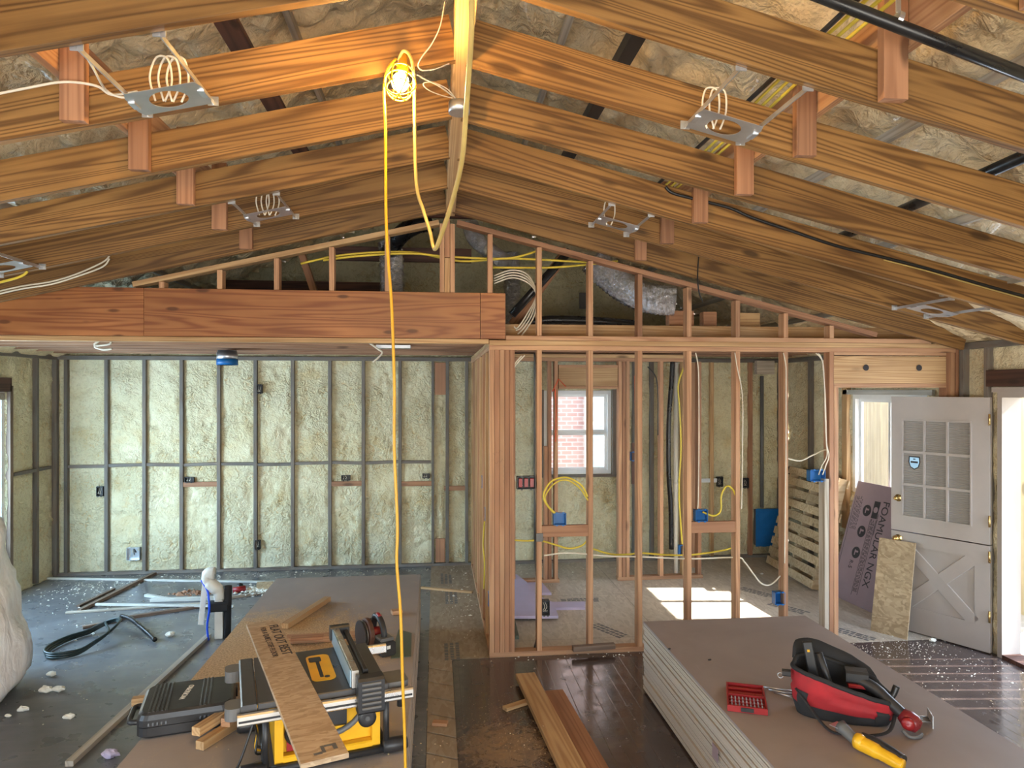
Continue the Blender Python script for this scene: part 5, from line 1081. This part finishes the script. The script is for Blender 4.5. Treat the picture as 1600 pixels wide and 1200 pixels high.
kp('front_handle', MB().tube([(-0.09, -0.02, 0.14), (-0.09, 0.06, 0.14)], 0.015, 10), 'black_plastic', None, True)
kp('battery', MB().box((0.075, -0.045, 0.004), (0.19, 0.05, 0.085), c=0.008), 'black_plastic')
kp('battery_foot', MB().box((0.08, -0.04, 0.086), (0.17, 0.045, 0.105), c=0.006), 'grey_plastic')
kp('battery_label', MB().box((0.1905, -0.008, 0.045), (0.192, 0.014, 0.065)), 'white_vinyl')
kp('base_plate_edge', MB().box((-0.16, 0.0605, 0.0), (0.08, 0.066, 0.012)), 'steel')
tag(build('clear_sheet', slab([(-0.27, 4.20), (-0.15, 4.22), (-0.16, 4.62), (-0.25, 4.70)], ZT + 0.0005, ZT + 0.003), 'green_slate'), 'thin grey-green scrap lying beside the circular saw', 'scrap')
# ================================================================ things on the right stack
rc0, rc1 = V((1.435, 3.36, ZT)), V((1.60, 3.28, ZT)); rr_ = math.atan2(-0.09, 0.16); RM = place((1.585, 3.44, ZT), math.radians(-22))
rcs = empty('bit_case', (1.585, 3.44, ZT), math.radians(-22), 'open red drill bit case on the right board stack left of the bag', 'bit case')
def rp(name, mb, m, parent=None): return build(name, mb.xf(RM), m, parent or rcs)
ba = rp('case_tray', MB().box((-0.095, -0.15, 0.0), (0.095, -0.002, 0.008)).box((-0.095, -0.15, 0.008), (-0.087, -0.002, 0.03)).box((0.087, -0.15, 0.008), (0.095, -0.002, 0.03)).box((-0.087, -0.15, 0.008), (0.087, -0.142, 0.03)).box((-0.087, -0.01, 0.008), (0.087, -0.002, 0.03)), 'red_plastic')
lb_ = rp('case_lid', MB().box((-0.095, 0.002, 0.0), (0.095, 0.15, 0.008)).box((-0.095, 0.002, 0.008), (-0.087, 0.15, 0.026)).box((0.087, 0.002, 0.008), (0.095, 0.15, 0.026)).box((-0.087, 0.142, 0.008), (0.087, 0.15, 0.026)).box((-0.087, 0.002, 0.008), (0.087, 0.01, 0.026)), 'red_plastic')
rp('latch', MB().box((-0.03, -0.156, 0.006), (0.03, -0.1505, 0.026), c=0.002), 'black_plastic', ba)
for k in range(3):
    rp('bit_row', MB().box((-0.084, -0.125 + 0.04 * k, 0.0085), (0.084, -0.108 + 0.04 * k, 0.022), c=0.003), 'red_plastic', ba)
    for j in range(9):
        rp('drill_bit', MB().tube([(-0.072 + 0.018 * j, -0.128 + 0.04 * k, 0.024), (-0.072 + 0.018 * j, -0.105 + 0.04 * k, 0.024)], 0.0035, 6), 'steel', ba)
for k in range(2): rp('bit_row', MB().box((-0.084, 0.03 + 0.06 * k, 0.0085), (0.084, 0.05 + 0.06 * k, 0.02), c=0.003), 'red_plastic', lb_)
for k, lb2 in enumerate(('longest', 'middle', 'shortest')):
    a = z2(1193 + 8 * k, 1075 + 4 * k, ZT, 0.006); b = z2(1242, 1082 + 5 * k, ZT, 0.006)
    tag(build('long_bit', MB().tube([a, b], 0.005, 8), 'steel', smooth=True), '%s of the long thin bits sticking out from under the red bag' % lb2, 'drill bit')
# tool bag -------------------------------------------------
bgc = V((1.985, 3.24, ZT)); bgr = math.radians(-24); BM = place(bgc, bgr)
bag = empty('tool_bag', bgc, bgr, 'red and black canvas tool bag gaping open on the right board stack', 'tool bag')
def bagpt(t, v):
    """t around the rim, v 0 bottom .. 1 rim"""
    c_, s_ = math.cos(t), math.sin(t); e = 0.75
    x = math.copysign(abs(c_) ** e, c_); y = math.copysign(abs(s_) ** e, s_)
    hgt = 0.215 - 0.115 * (x * 0.5 + 0.5) ** 1.3 + 0.035 * (s_ > 0) * abs(s_)
    w = 0.80 + 0.28 * math.sin(v * math.pi * 0.62)
    if y < 0: w *= 1.0 - 0.12 * v
    p = V((x * 0.225 * (0.92 + 0.10 * math.sin(v * 2.6)), y * 0.125 * w, v * hgt))
    n_ = noise.noise_vector(V((x * 3, y * 3, v * 3)) * 1.7)
    return p + V((n_.x, n_.y, 0)) * 0.014 * min(1, v * 3)
NB, NV = 48, 14
def bagstrip(v0, v1, off=0.0, rng=(0, 48), nv=8):
    mb = MB(); a, b = rng
    for i in range(a, b + 1):
        t = 2 * math.pi * i / NB
        for j in range(nv + 1):
            p = bagpt(t, v0 + (v1 - v0) * j / nv); d = V((p.x / 0.23, p.y / 0.13, 0))
            d = d.normalized() if d.length > 0 else d
            mb.v.append(p + d * off)
    k = nv + 1
    for i in range(b - a):
        for j in range(nv): q = i * k + j; mb.f.append((q, q + k, q + k + 1, q + 1))
    return mb
body = bagstrip(0.28, 1.0); build('bag_body', body.xf(BM), 'red_fabric', bag, True)
bt = bagstrip(0.0, 0.30, 0.002, nv=5); n0 = len(bt.v); bt.v.append(V((0, 0, 0.0))); k6 = 6
bt.f += [(i * k6, n0, (i + 1) * k6) for i in range(48)]
build('bag_bottom', bt.xf(BM), 'black_fabric', bag, True)
inn = bagstrip(0.06, 1.0, -0.008, nv=7); n0 = len(inn.v); inn.v.append(V((0, 0, 0.012))); inn.f += [(i * 8, n0, (i + 1) * 8) for i in range(48)]
build('lining', inn.xf(BM), 'black_fabric', bag, True)
rim = [bagpt(2 * math.pi * i / 48, 1.0) + V((0, 0, 0.003)) for i in range(49)]
build('rim_binding', MB().tube(rim, 0.011, 8, cap=False).xf(BM), 'black_fabric', bag, True)
fl = MB()   # raised back flap of the mouth
for i in range(2, 23):
    p = bagpt(2 * math.pi * i / 48, 1.0); h_ = (0.02 + 0.085 * ((i - 2) / 20) ** 0.8) * math.sin(math.pi * (i - 2) / 20) ** 0.4
    fl.v += [p, p + V((0.0, 0.02, h_ * 0.6)), p + V((-0.01, 0.035, h_)), p + V((-0.01, 0.041, h_)), p + V((0, 0.027, h_ * 0.6)), p + V((0, 0.006, 0))]
for i in range(20):
    for j in range(6): q = i * 6; fl.f.append((q + j, q + 6 + j, q + 6 + (j + 1) % 6, q + (j + 1) % 6))
build('mouth_flap', fl.xf(BM), 'black_fabric', bag, True)
for i0 in (28, 40):
    build('side_patch', bagstrip(0.10, 0.62, 0.006, (i0, i0 + 3), 6).xf(BM), 'black_fabric', bag, True)
st_ = [bagpt(2 * math.pi * 27 / 48, 0.6) + V((0, -0.012, 0)), V((-0.10, -0.20, 0.02)), V((-0.02, -0.235, 0.008)), V((0.10, -0.205, 0.008)), V((0.18, -0.16, 0.02)), bagpt(2 * math.pi * 45 / 48, 0.6) + V((0.01, -0.01, 0))]
build('strap', MB().tube(smoothpath(st_, 6), 0.009, 8, flat=0.5).xf(BM), 'black_fabric', bag, True)
build('buckle', MB().box((-0.275, -0.03, 0.165), (-0.235, 0.0, 0.195), c=0.006).xf(BM), 'black_plastic', bag)
build('buckle_ring', MB().tube([V((-0.283 + 0.013 * math.cos(a), -0.015, 0.163 + 0.013 * math.sin(a))) for a in [k * math.pi / 6 for k in range(13)]], 0.002, 6).xf(BM), 'steel', bag, True)
# level and tools standing in the bag
def inbag(name, mb, m, label, cat, smooth=False): o = build(name, mb.xf(BM), m, None, smooth); return tag(o, label, cat)
lvl = inbag('hand_saw_sheath', MB().bar((-0.10, 0.02, 0.03), (-0.155, 0.03, 0.33), 0.045, 0.03, up=(0, 1, 0), c=0.004), 'black_plastic', 'black upright tool sticking highest out of the red bag', 'tool')
build('yellow_dot', MB().bar((-0.149, 0.0125, 0.285), (-0.151, 0.0125, 0.297), 0.012, 0.002, up=(0, 1, 0), c=0.0004).xf(BM), 'yellow_plastic', lvl)
inbag('pry_bar', MB().tube([(-0.02, 0.03, 0.03), (-0.10, 0.03, 0.28)], 0.018, 10), 'black_plastic', 'dark round shafted tool leaning in the bag behind the upright one', 'tool', True)
dr_ = empty('cordless_tool', BM @ V((0.17, 0.02, 0.10)), bgr, 'red and black cordless tool lying over the right end of the bag', 'power tool')
def dp(name, mb, m, parent=None, smooth=True): return build(name, mb.xf(BM), m, parent or dr_, smooth)
dp('tool_body', MB().tube(smoothpath([(0.08, 0.03, 0.165), (0.14, 0.0, 0.15), (0.21, -0.06, 0.105), (0.25, -0.09, 0.075)], 5), [0.03] * 8 + [0.027] * 8, 14), 'black_plastic')
dp('gear_head', MB().lathe([(0.0, -0.045), (0.03, -0.04), (0.042, -0.01), (0.042, 0.02), (0.03, 0.045), (0.0, 0.05)], (0.275, -0.105, 0.058), 18, (0.5, -0.3, -0.3)), 'dark_red_plastic')
dp('front_cap', MB().lathe([(0.0, 0), (0.028, 0), (0.028, 0.02), (0.016, 0.026), (0.0, 0.026)], (0.262, -0.135, 0.058), 16, (-0.2, -1, 0)), 'red_plastic')
dp('battery', MB().box((0.02, 0.0, 0.155), (0.12, 0.08, 0.215), c=0.01), 'black_plastic', smooth=False)
dp('battery_cover', MB().box((0.03, -0.008, 0.135), (0.13, 0.085, 0.155), c=0.006), 'red_plastic', smooth=False)
dp('guard', MB().tube(smoothpath([(0.235, -0.16, 0.03), (0.26, -0.175, 0.012), (0.30, -0.16, 0.01), (0.32, -0.13, 0.012)], 4), 0.008, 8), 'grey_plastic')
inbag('bag_handle_grip', MB().tube(smoothpath([(0.20, 0.05, 0.08), (0.235, 0.06, 0.10), (0.255, 0.07, 0.145)], 4), 0.016, 10), 'black_plastic', 'black curved grip poking up behind the red power tool', 'tool', True)
sq = empty('drill_index', BM @ V((0.36, 0.0, 0.0)), bgr, 'flat steel rods with an end plate sticking out right of the bag', 'tool')
for k in range(4): build('rod', MB().tube([(0.29, 0.03 - 0.018 * k, 0.022), (0.385, 0.045 - 0.018 * k, 0.022)], 0.0035, 6).xf(BM), 'steel', sq, True)
build('end_plate', MB().bar((0.388, -0.035, 0.03), (0.388, 0.065, 0.03), 0.005, 0.058, c=0.001).xf(BM), 'steel', sq)
# multi tool in yellow and black near the bottom edge
mc = aZ(1362, 1182, ZT); mr2 = math.atan2(*(lambda a, b: ((b - a).y, (b - a).x))(aZ(1322, 1160, ZT), aZ(1400, 1195, ZT))); MM = place((mc.x, mc.y, ZT), mr2)
mt_ = empty('multi_tool', (mc.x, mc.y, ZT), mr2, 'yellow and black cordless tool on the right stack in front of the bag', 'power tool')
def mp(name, mb, m, parent=None, smooth=True): return build(name, mb.xf(MM), m, parent or mt_, smooth)
L_ = 0.0
mp('tool_shell', MB().tube(smoothpath([(-0.05, 0.0, 0.035), (0.0, 0.0, 0.034), (0.06, -0.005, 0.031), (0.115, -0.01, 0.028), (0.14, -0.01, 0.026)], 5), [0.032] * 8 + [0.027] * 7 + [0.025] * 6, 16), 'yellow_plastic')
mp('grip', MB().tube(smoothpath([(-0.06, 0.03, 0.05), (0.0, 0.033, 0.05), (0.07, 0.022, 0.045), (0.13, 0.01, 0.038)], 5), 0.023, 12), 'black_plastic')
mp('nose', MB().tube([(-0.06, 0.0, 0.04), (-0.085, 0.0, 0.045), (-0.13, 0.01, 0.06), (-0.155, 0.015, 0.066)], [0.03, 0.024, 0.026, 0.03], 12), 'grey_plastic')
mp('blade', MB().box((-0.19, -0.015, 0.064), (-0.15, 0.045, 0.067)), 'steel', smooth=False)
mp('yellow_collar', MB().lathe([(0.0, 0), (0.034, 0), (0.036, 0.02), (0.03, 0.035), (0.0, 0.036)], (-0.07, 0.0, 0.04), 16, (1, 0, 0)), 'yellow_plastic')
for k, (px, py, w_, lb2) in enumerate(((1109, 1032, 0.016, 'tiny black scrap on the right stack, nearer the left edge'), (1046, 1015, 0.014, 'tiny dark scrap at the left edge of the right stack'), (1270, 1001, 0.02, 'thin dark scrap near the far right of the right stack'))):
    p = aZ(px, py, ZT); tag(build('scrap', MB().bar((p.x - w_ / 2, p.y, ZT + 0.004), (p.x + w_ / 2, p.y + 0.005, ZT + 0.004), 0.009, 0.007, c=0.002), 'black_plastic'), lb2, 'scrap')
tag(build('torn_paper', MB().box((1.4085, 3.38, 0.20), (1.4115, 3.45, 0.27), c=0.001), 'pink_foam_board'), 'torn pinkish paper flap on the long edge of the right stack', 'paper')
# ================================================================ floor in front
plank('lumber_board', V((0.63, 4.93, 0.045)), V((0.735, 3.55, 0.045)), 0.14, 0.036, 'pine', 'broad yellow pine plank lying on the dark floor, upper one')
plank('lumber_board', V((0.80, 4.72, 0.0125)), V((0.885, 3.5, 0.0125)), 0.13, 0.022, 'redfir', 'darker plank lying half under the broad pine plank')
plank('lumber_offcut', V((0.44, 4.50, 0.012)), V((0.62, 4.60, 0.012)), 0.05, 0.022, 'pine', 'small offcut poking out left under the pine plank')
plank('lumber_offcut', V((1.06, 5.365, 0.058)), V((1.40, 5.395, 0.058)), 0.05, 0.038, 'brown_lath', 'short reddish brown block lying on the bottom plate')
# kitchen floor lumber
def fl2(px, py, px2, py2, w, h, m, lb2, z=0.0, name='lath'):
    a, b = aZ(px, py, z), aZ(px2, py2, z); a.z = b.z = z + h / 2 + 0.0012; return plank(name, a, b, w, h, m, lb2)
fl2(108, 1198, 326, 996, 0.045, 0.03, 'grey_wood', 'long grey strip on the floor running to the white pipe stub')
fl2(60, 905, 430, 911, 0.03, 0.02, 'white_lath', 'long pale strip along the rear of the kitchen floor')
fl2(122, 949, 178, 922, 0.03, 0.02, 'brown_lath', 'short lath beside the long brown lath at the left rear')
fl2(124, 957, 242, 898, 0.04, 0.03, 'brown_lath', 'long brown lath pointing at the back wall')
fl2(150, 946, 365, 949, 0.028, 0.02, 'white_lath', 'pale lath crossing in front of the pipe stub', z=0.02)
fl2(103, 959, 325, 944, 0.035, 0.018, 'grey_wood', 'tan lath lying just under the pale crossing lath')
fl2(129, 983, 190, 971, 0.03, 0.025, 'brown_lath', 'brown stick nearest the black pipe coil')
fl2(188, 969, 350, 944, 0.04, 0.026, 'brown_lath', 'thick brown stick meeting the black pipe coil')
fl2(228, 932, 262, 938, 0.04, 0.025, 'white_lath', 'short broken white lath behind the sticks')
fl2(236, 940, 345, 937, 0.06, 0.03, 'white_lath', 'wide pale board behind the pipe stub')
fl2(345, 938, 425, 926, 0.03, 0.025, 'grey_wood', 'thin tan stick right behind the pipe stub')
fl2(290, 948, 330, 947, 0.03, 0.02, 'grey_wood', 'tiny tan offcut left of the pipe stub')
fl2(658, 920, 738, 927, 0.035, 0.02, 'pine', 'pale strip crossing the hall floor')
# pipe stub at island
pb_ = aZ(347, 998); px_ = pb_.x; py_ = pb_.y
ps_ = empty('pipe_stub', (px_, py_, 0), 0, 'white plastic drain stub with elbow rising from the kitchen floor', 'pipe')
build('riser', MB().box((px_ - 0.055, py_ - 0.02, 0.0), (px_ + 0.01, py_ + 0.03, 0.34), c=0.01), 'pvc', ps_)
build('elbow', MB().tube(smoothpath([(px_ - 0.02, py_, 0.33), (px_ - 0.03, py_, 0.40), (px_ - 0.09, py_, 0.46), (px_ - 0.12, py_, 0.50), (px_ - 0.11, py_, 0.545), (px_ - 0.06, py_, 0.55)], 5), [0.044 + (0.008 if 5 < i < 12 else 0) + (0.006 if i > 18 else 0) for i in range(26)], 16), 'pvc', ps_, True)
build('tape_wrap', MB().tube([(px_ + 0.04, py_, 0.0), (px_ + 0.045, py_, 0.25), (px_ + 0.05, py_, 0.44)], 0.030, 10), 'black_fabric', ps_, True)
build('tape_band', MB().box((px_ - 0.10, py_ - 0.045, 0.235), (px_ + 0.055, py_ + 0.04, 0.315), c=0.012), 'black_fabric', ps_)
build('hanging_strip', MB().bar((px_ - 0.165, py_ - 0.02, 0.13), (px_ - 0.13, py_ - 0.01, 0.50), 0.045, 0.008, up=(0, 1, 0), c=0.002), 'pvc', ps_)
cable('water_line', [(px_ - 0.10, py_ - 0.03, 0.004), (px_ - 0.11, py_ - 0.03, 0.12), (px_ - 0.085, py_ - 0.055, 0.26), (px_ - 0.09, py_ - 0.055, 0.36), (px_ - 0.11, py_ - 0.03, 0.42), (px_ - 0.16, py_ - 0.02, 0.50)], 0.009, 'blue_pex', 'blue water line tied to the white drain stub', 'pipe')
# black coil and hose
cl = []; cc = aZ(131, 1008)
for k in range(3):
    for j in range(16):
        a = 2 * math.pi * j / 16; cl.append(V((cc.x + (0.19 + 0.012 * k) * math.cos(a), cc.y + (0.30 - 0.012 * k) * math.sin(a) + 0.10 * math.cos(a), 0.016 + 0.014 * k + 0.09 * max(0, math.cos(a - 0.4)))))
cl += [aZ(165, 990) + V((0, 0, 0.09)), aZ(172, 980) + V((0, 0, 0.06)), aZ(184, 974) + V((0, 0, 0.045))]
cable('coiled_cable', cl, 0.010, 'green_cable', 'dark green-black cable coil lying on the kitchen floor', 'cable', k=3)
cable('black_hose', [aZ(190, 972) + V((0, 0, 0.055)), aZ(205, 978) + V((0, 0, 0.06)), aZ(222, 990) + V((0, 0, 0.05)), aZ(236, 999) + V((0, 0, 0.03)), aZ(242, 1004) + V((0, 0, 0.024))], 0.020, 'black_pipe', 'short curved black hose end on the kitchen floor', 'hose')
# bulging wrapped insulation bag
mb = MB(); nU, nV_ = 48, 30; bc_ = V((-3.32, 4.93, 0.0))
for j in range(nV_ + 1):
    v = j / nV_; z = 1.5 * v
    r0 = 0.60 * (1 - 0.62 * max(0, v - 0.12) ** 1.2) * min(1, (0.80 + 2.4 * v)) * (1 if v < 0.93 else math.sqrt(max(0.0, 1 - ((v - 0.93) / 0.07) ** 2)) * 0.9 + 0.02)
    for i in range(nU):
        a = 2 * math.pi * i / nU; d = V((math.cos(a), math.sin(a), 0))
        n1 = noise.fractal(V((d.x * 1.6, d.y * 1.6, z * 1.8)), 0.8, 2.1, 4) * 0.07 + abs(noise.noise(V((d.x * 3, d.y * 3, z * 1.5)))) * 0.06
        mb.v.append(bc_ + d * max(0.01, r0 * 0.97 + n1 * min(1, r0 * 3)) + V((0, 0, z + 0.002)))
for j in range(nV_):
    for i in range(nU): mb.f.append((j * nU + i, j * nU + (i + 1) % nU, (j + 1) * nU + (i + 1) % nU, (j + 1) * nU + i))
mb.f.append(tuple(range(nU))[::-1]); mb.f.append(tuple(nV_ * nU + i for i in range(nU)))
tag(build('wrapped_bundle', mb, 'plastic_wrap', smooth=True), 'tall crumpled bundle in white plastic at the left edge', 'bundle')
# lilac foam pieces behind the partition
zl = 0.0
def slab2(pts, z0, z1): return slab([(p.x, p.y) for p in pts], z0, z1)
tag(build('foam_piece', slab([(0.66, 6.22), (1.09, 6.18), (1.11, 6.58), (0.98, 6.85), (0.95, 7.30), (0.88, 7.62), (0.76, 7.62), (0.70, 6.85), (0.56, 6.75), (0.56, 6.60), (0.68, 6.58)], 0.026, 0.052), 'lilac_foam'), 'large stepped lilac foam piece on the floor behind the partition', 'foam piece')
tag(build('foam_piece', slab([(0.80, 6.52), (1.40, 6.48), (1.44, 6.66), (0.80, 6.70)], 0.0, 0.025), 'lilac_foam'), 'narrow lilac foam arm sticking out to the right', 'foam piece')
tag(build('foam_piece', slab([(0.86, 7.0), (1.16, 6.98), (1.12, 7.38), (0.88, 7.38)], 0.0, 0.025), 'lilac_foam'), 'small lilac foam square at the rear of the pile', 'foam piece')
plank('green_strip', aZ(795, 960) + V((0.02, 0, 0.02)), aZ(805, 1002) + V((0.02, 0.03, 0.02)), 0.03, 0.03, 'green_slate', 'dark green strip on the floor beside the corner post', 'strip')
# red clutter and debris heap near pipe stub
hp = aZ(385, 925)
tag(build('red_tool', MB().tube([hp + V((-0.12, -0.05, 0.035)), hp + V((0.0, -0.02, 0.045))], 0.03, 10), 'red_plastic', smooth=True), 'small red tool in the debris heap behind the stub', 'tool')
tag(build('bottle_cap', MB().lathe([(0.02, 0), (0.035, 0.03), (0.03, 0.07), (0.0, 0.08)], hp + V((-0.08, 0.06, 0.0)), 12), 'black_plastic', smooth=True), 'small black round object in the debris heap', 'scrap')
tag(build('cardboard_scrap', MB().box(hp + V((0.10, 0.0, 0.0)), hp + V((0.26, 0.05, 0.09)), c=0.003), 'osb'), 'crumpled tan box in the debris heap', 'scrap')
def crumbs(name, spots, n_, m, label, seed, smin, smax, lump=False):
    rr = random.Random(seed); mb = MB()
    for _ in range(n_):
        cx, cy, sx, sy, z0 = rr.choice(spots); x = rr.gauss(cx, sx); y = min(8.22, rr.gauss(cy, sy)); x = max(-4.12, x); s_ = rr.uniform(smin, smax) * (1 if rr.random() > 0.05 else 2)
        a = rr.uniform(0, 6.28); u = V((math.cos(a), math.sin(a), 0)) * s_; w = V((-math.sin(a), math.cos(a), 0)) * s_ * rr.uniform(0.3, 0.9); c_ = V((x, y, z0 + 0.0008))
        h_ = V((rr.uniform(-0.3, 0.3) * s_, 0, s_ * rr.uniform(0.3, 0.8)))
        mb.add([c_ - u, c_ - w, c_ + u, c_ + w, c_ + h_], [(0, 1, 4), (1, 2, 4), (2, 3, 4), (3, 0, 4), (3, 2, 1, 0)])
    o = build(name, mb, m); return tag(o, label, 'debris', kind='stuff')
crumbs('foam_crumbs', [(-3.6, 7.6, 0.35, 0.35, 0), (-3.6, 7.8, 0.2, 0.12, 0), (-2.6, 8.1, 0.6, 0.08, 0), (-1.2, 8.1, 0.7, 0.05, 0), (-2.9, 7.2, 0.7, 0.5, 0)], 800, 'crumb', 'pale foam crumbs scattered on the rear kitchen floor', 5, 0.003, 0.010)
crumbs('foam_crumbs', [(3.75, 5.35, 0.25, 0.14, 0), (3.9, 5.0, 0.3, 0.3, 0), (3.5, 5.2, 0.3, 0.1, 0), (3.9, 4.6, 0.3, 0.5, 0)], 700, 'crumb', 'white paint and foam crumbs on the floor before the open door', 6, 0.002, 0.0065)
crumbs('foam_crumbs', [(1.5, 8.0, 0.9, 0.12, 0), (1.8, 5.36, 0.7, 0.03, 0), (0.25, 7.0, 0.1, 0.7, 0), (0.8, 8.0, 0.2, 0.15, 0), (1.4, 7.0, 0.8, 0.6, 0.0)], 500, 'crumb', 'foam crumbs scattered over the strand board floor', 8, 0.003, 0.011)
crumbs('scrap_heap', [(hp.x + 0.25, hp.y + 0.05, 0.16, 0.10, 0), (hp.x + 0.2, hp.y, 0.12, 0.08, 0.02)], 420, 'crumb', 'heap of pale wire and foam scraps behind the stub', 9, 0.010, 0.03)
crumbs('wood_chips', [(hp.x - 0.45, hp.y + 0.02, 0.12, 0.05, 0)], 90, 'redfir', 'heap of reddish wood chips behind the stub', 10, 0.012, 0.035)
crumbs('sawdust', [(-0.95, 4.6, 0.20, 0.30, ZT), (-0.75, 5.0, 0.18, 0.2, ZT), (-0.9, 3.9, 0.15, 0.2, ZT), (-0.35, 3.0, 0.3, 0.3, ZT)], 1400, 'osb', 'sawdust and chips strewn over the left board stack', 11, 0.0015, 0.005)
crumbs('sawdust', [(0.45, 4.4, 0.14, 0.25, 0), (0.45, 4.1, 0.15, 0.2, 0)], 600, 'osb', 'sawdust spread on the dark floor beside the pine plank', 12, 0.0012, 0.004)
crumbs('wood_chips', [(-2.1, 6.5, 0.5, 0.3, 0), (-2.5, 5.2, 0.5, 0.5, 0)], 120, 'crumb', 'stray pale specks on the middle of the kitchen floor', 13, 0.003, 0.008)
def lump(px, py, r, lb2, m='crumb', z=0.0):
    c_ = aZ(px, py, z); mb = MB(); n_, k_ = 10, 6
    for j in range(k_ + 1):
        th_ = math.pi * j / k_
        for i in range(n_):
            a = 2 * math.pi * i / n_; d = V((math.sin(th_) * math.cos(a), math.sin(th_) * math.sin(a) * 0.6, math.cos(th_) * 0.5)); mb.v.append(c_ + V((0, 0, r * 0.45)) + d * r * (1 + 0.5 * noise.noise(d * 2.1 + V((px, py, 0)))))
    for j in range(k_):
        for i in range(n_): mb.f.append((j * n_ + i, (j + 1) * n_ + i, (j + 1) * n_ + (i + 1) % n_, j * n_ + (i + 1) % n_))
    lo_ = min(q.z for q in mb.v); mb.v = [q - V((0, 0, lo_ - z - 0.001)) for q in mb.v]
    tag(build('foam_chunk', mb, m), lb2, 'debris')
lump(80, 1057, 0.035, 'round foam chunk on the floor right of the wrapped bundle'); lump(72, 1082, 0.045, 'left of two flat foam chunks near the wrapped bundle'); lump(92, 1081, 0.04, 'right of two flat foam chunks near the wrapped bundle')
lump(107, 1124, 0.035, 'pointed pale foam chunk on the dark floor'); lump(36, 1112, 0.035, 'tan foam chunk under the wrapped bundle edge'); lump(13, 1121, 0.02, 'small foam chunk at the left edge of the photo'); lump(265, 995, 0.04, 'flat white splinter on the floor behind the hose')
lump(640, 1048, 0.02, 'small tan chunk beside the right edge of the left stack'); lump(1457, 1003, 0.03, 'white foam chunk at the foot of the open door'); lump(1190, 898, 0.02, 'small crumb on the floor below the taped panel')
lump(172, 1184, 0.05, 'crumpled purple plastic scrap near the bottom left', 'lilac_foam')
# printed stamps on the floor sheets
for k, (px, py, s_, rz) in enumerate(((706, 1018, 0.10, 90), (697, 905, 0.09, 90), (705, 935, 0.08, 90), (950, 985, 0.10, -60), (905, 938, 0.09, 0), (1230, 950, 0.10, -60), (1330, 990, 0.10, -60), (1180, 925, 0.08, -60), (865, 1018, 0.08, 0))):
    p = aZ(px, py, 0.0); mb = MB(); rr = random.Random(k)
    for r_ in range(3):
        x = -0.18
        while x < 0.18: w_ = rr.uniform(0.02, 0.06); mb.box((x, -0.06 + 0.045 * r_, 0.0012), (x + w_, -0.06 + 0.045 * r_ + 0.028, 0.0018)); x += w_ + 0.012
    struct(build('trim_stamp', mb.xf(place((p.x, p.y, 0.0), math.radians(rz))), 'grey_plastic'))
# orange spray marks and felt pen on studs
def mark(pts, r, m, name, parent): return build(name, MB().tube(pts, r, 6, flat=0.3), m, parent)
objs = {o.get('label'): o for o in COL.objects if o.get('label')}
so = objs['left stud of the pair before the window with orange spray on it']
mark([aY(868, 690, YI - 0.0475), aY(869, 640, YI - 0.0475), aY(867, 608, YI - 0.0475)], 0.014, 'orange_paint', 'spray_mark', so)
mark([aY(863, 612, YI - 0.0475), aY(873, 592, YI - 0.0475), aY(884, 604, YI - 0.0475)], 0.014, 'orange_paint', 'spray_mark', so)
so = objs['grey stud with an orange paint stripe in the back foam wall']
p = so.matrix_world.translation; mark([V((2.40, YB - 0.053, 2.25)), V((2.405, YB - 0.053, 1.75))], 0.016, 'orange_paint', 'spray_mark', so)
so = objs['third ply from the left in the stacked corner post of the partition']
for dy, sx_ in ((0, 0), (14, 3)):
    mark([aY(770 + sx_ + 3 * k, 708 + dy - 1.2 * k + (4 if k % 2 else 0), YP - 0.001) for k in range(6)], 0.0018, 'ink', 'pen_mark', so)
so = objs['fifth ply from the left in the stacked corner post of the partition']
mark([aY(786 + (4 if k % 2 else 0), 728 + 4 * k, YP - 0.001) for k in range(8)], 0.0018, 'ink', 'pen_mark', so)
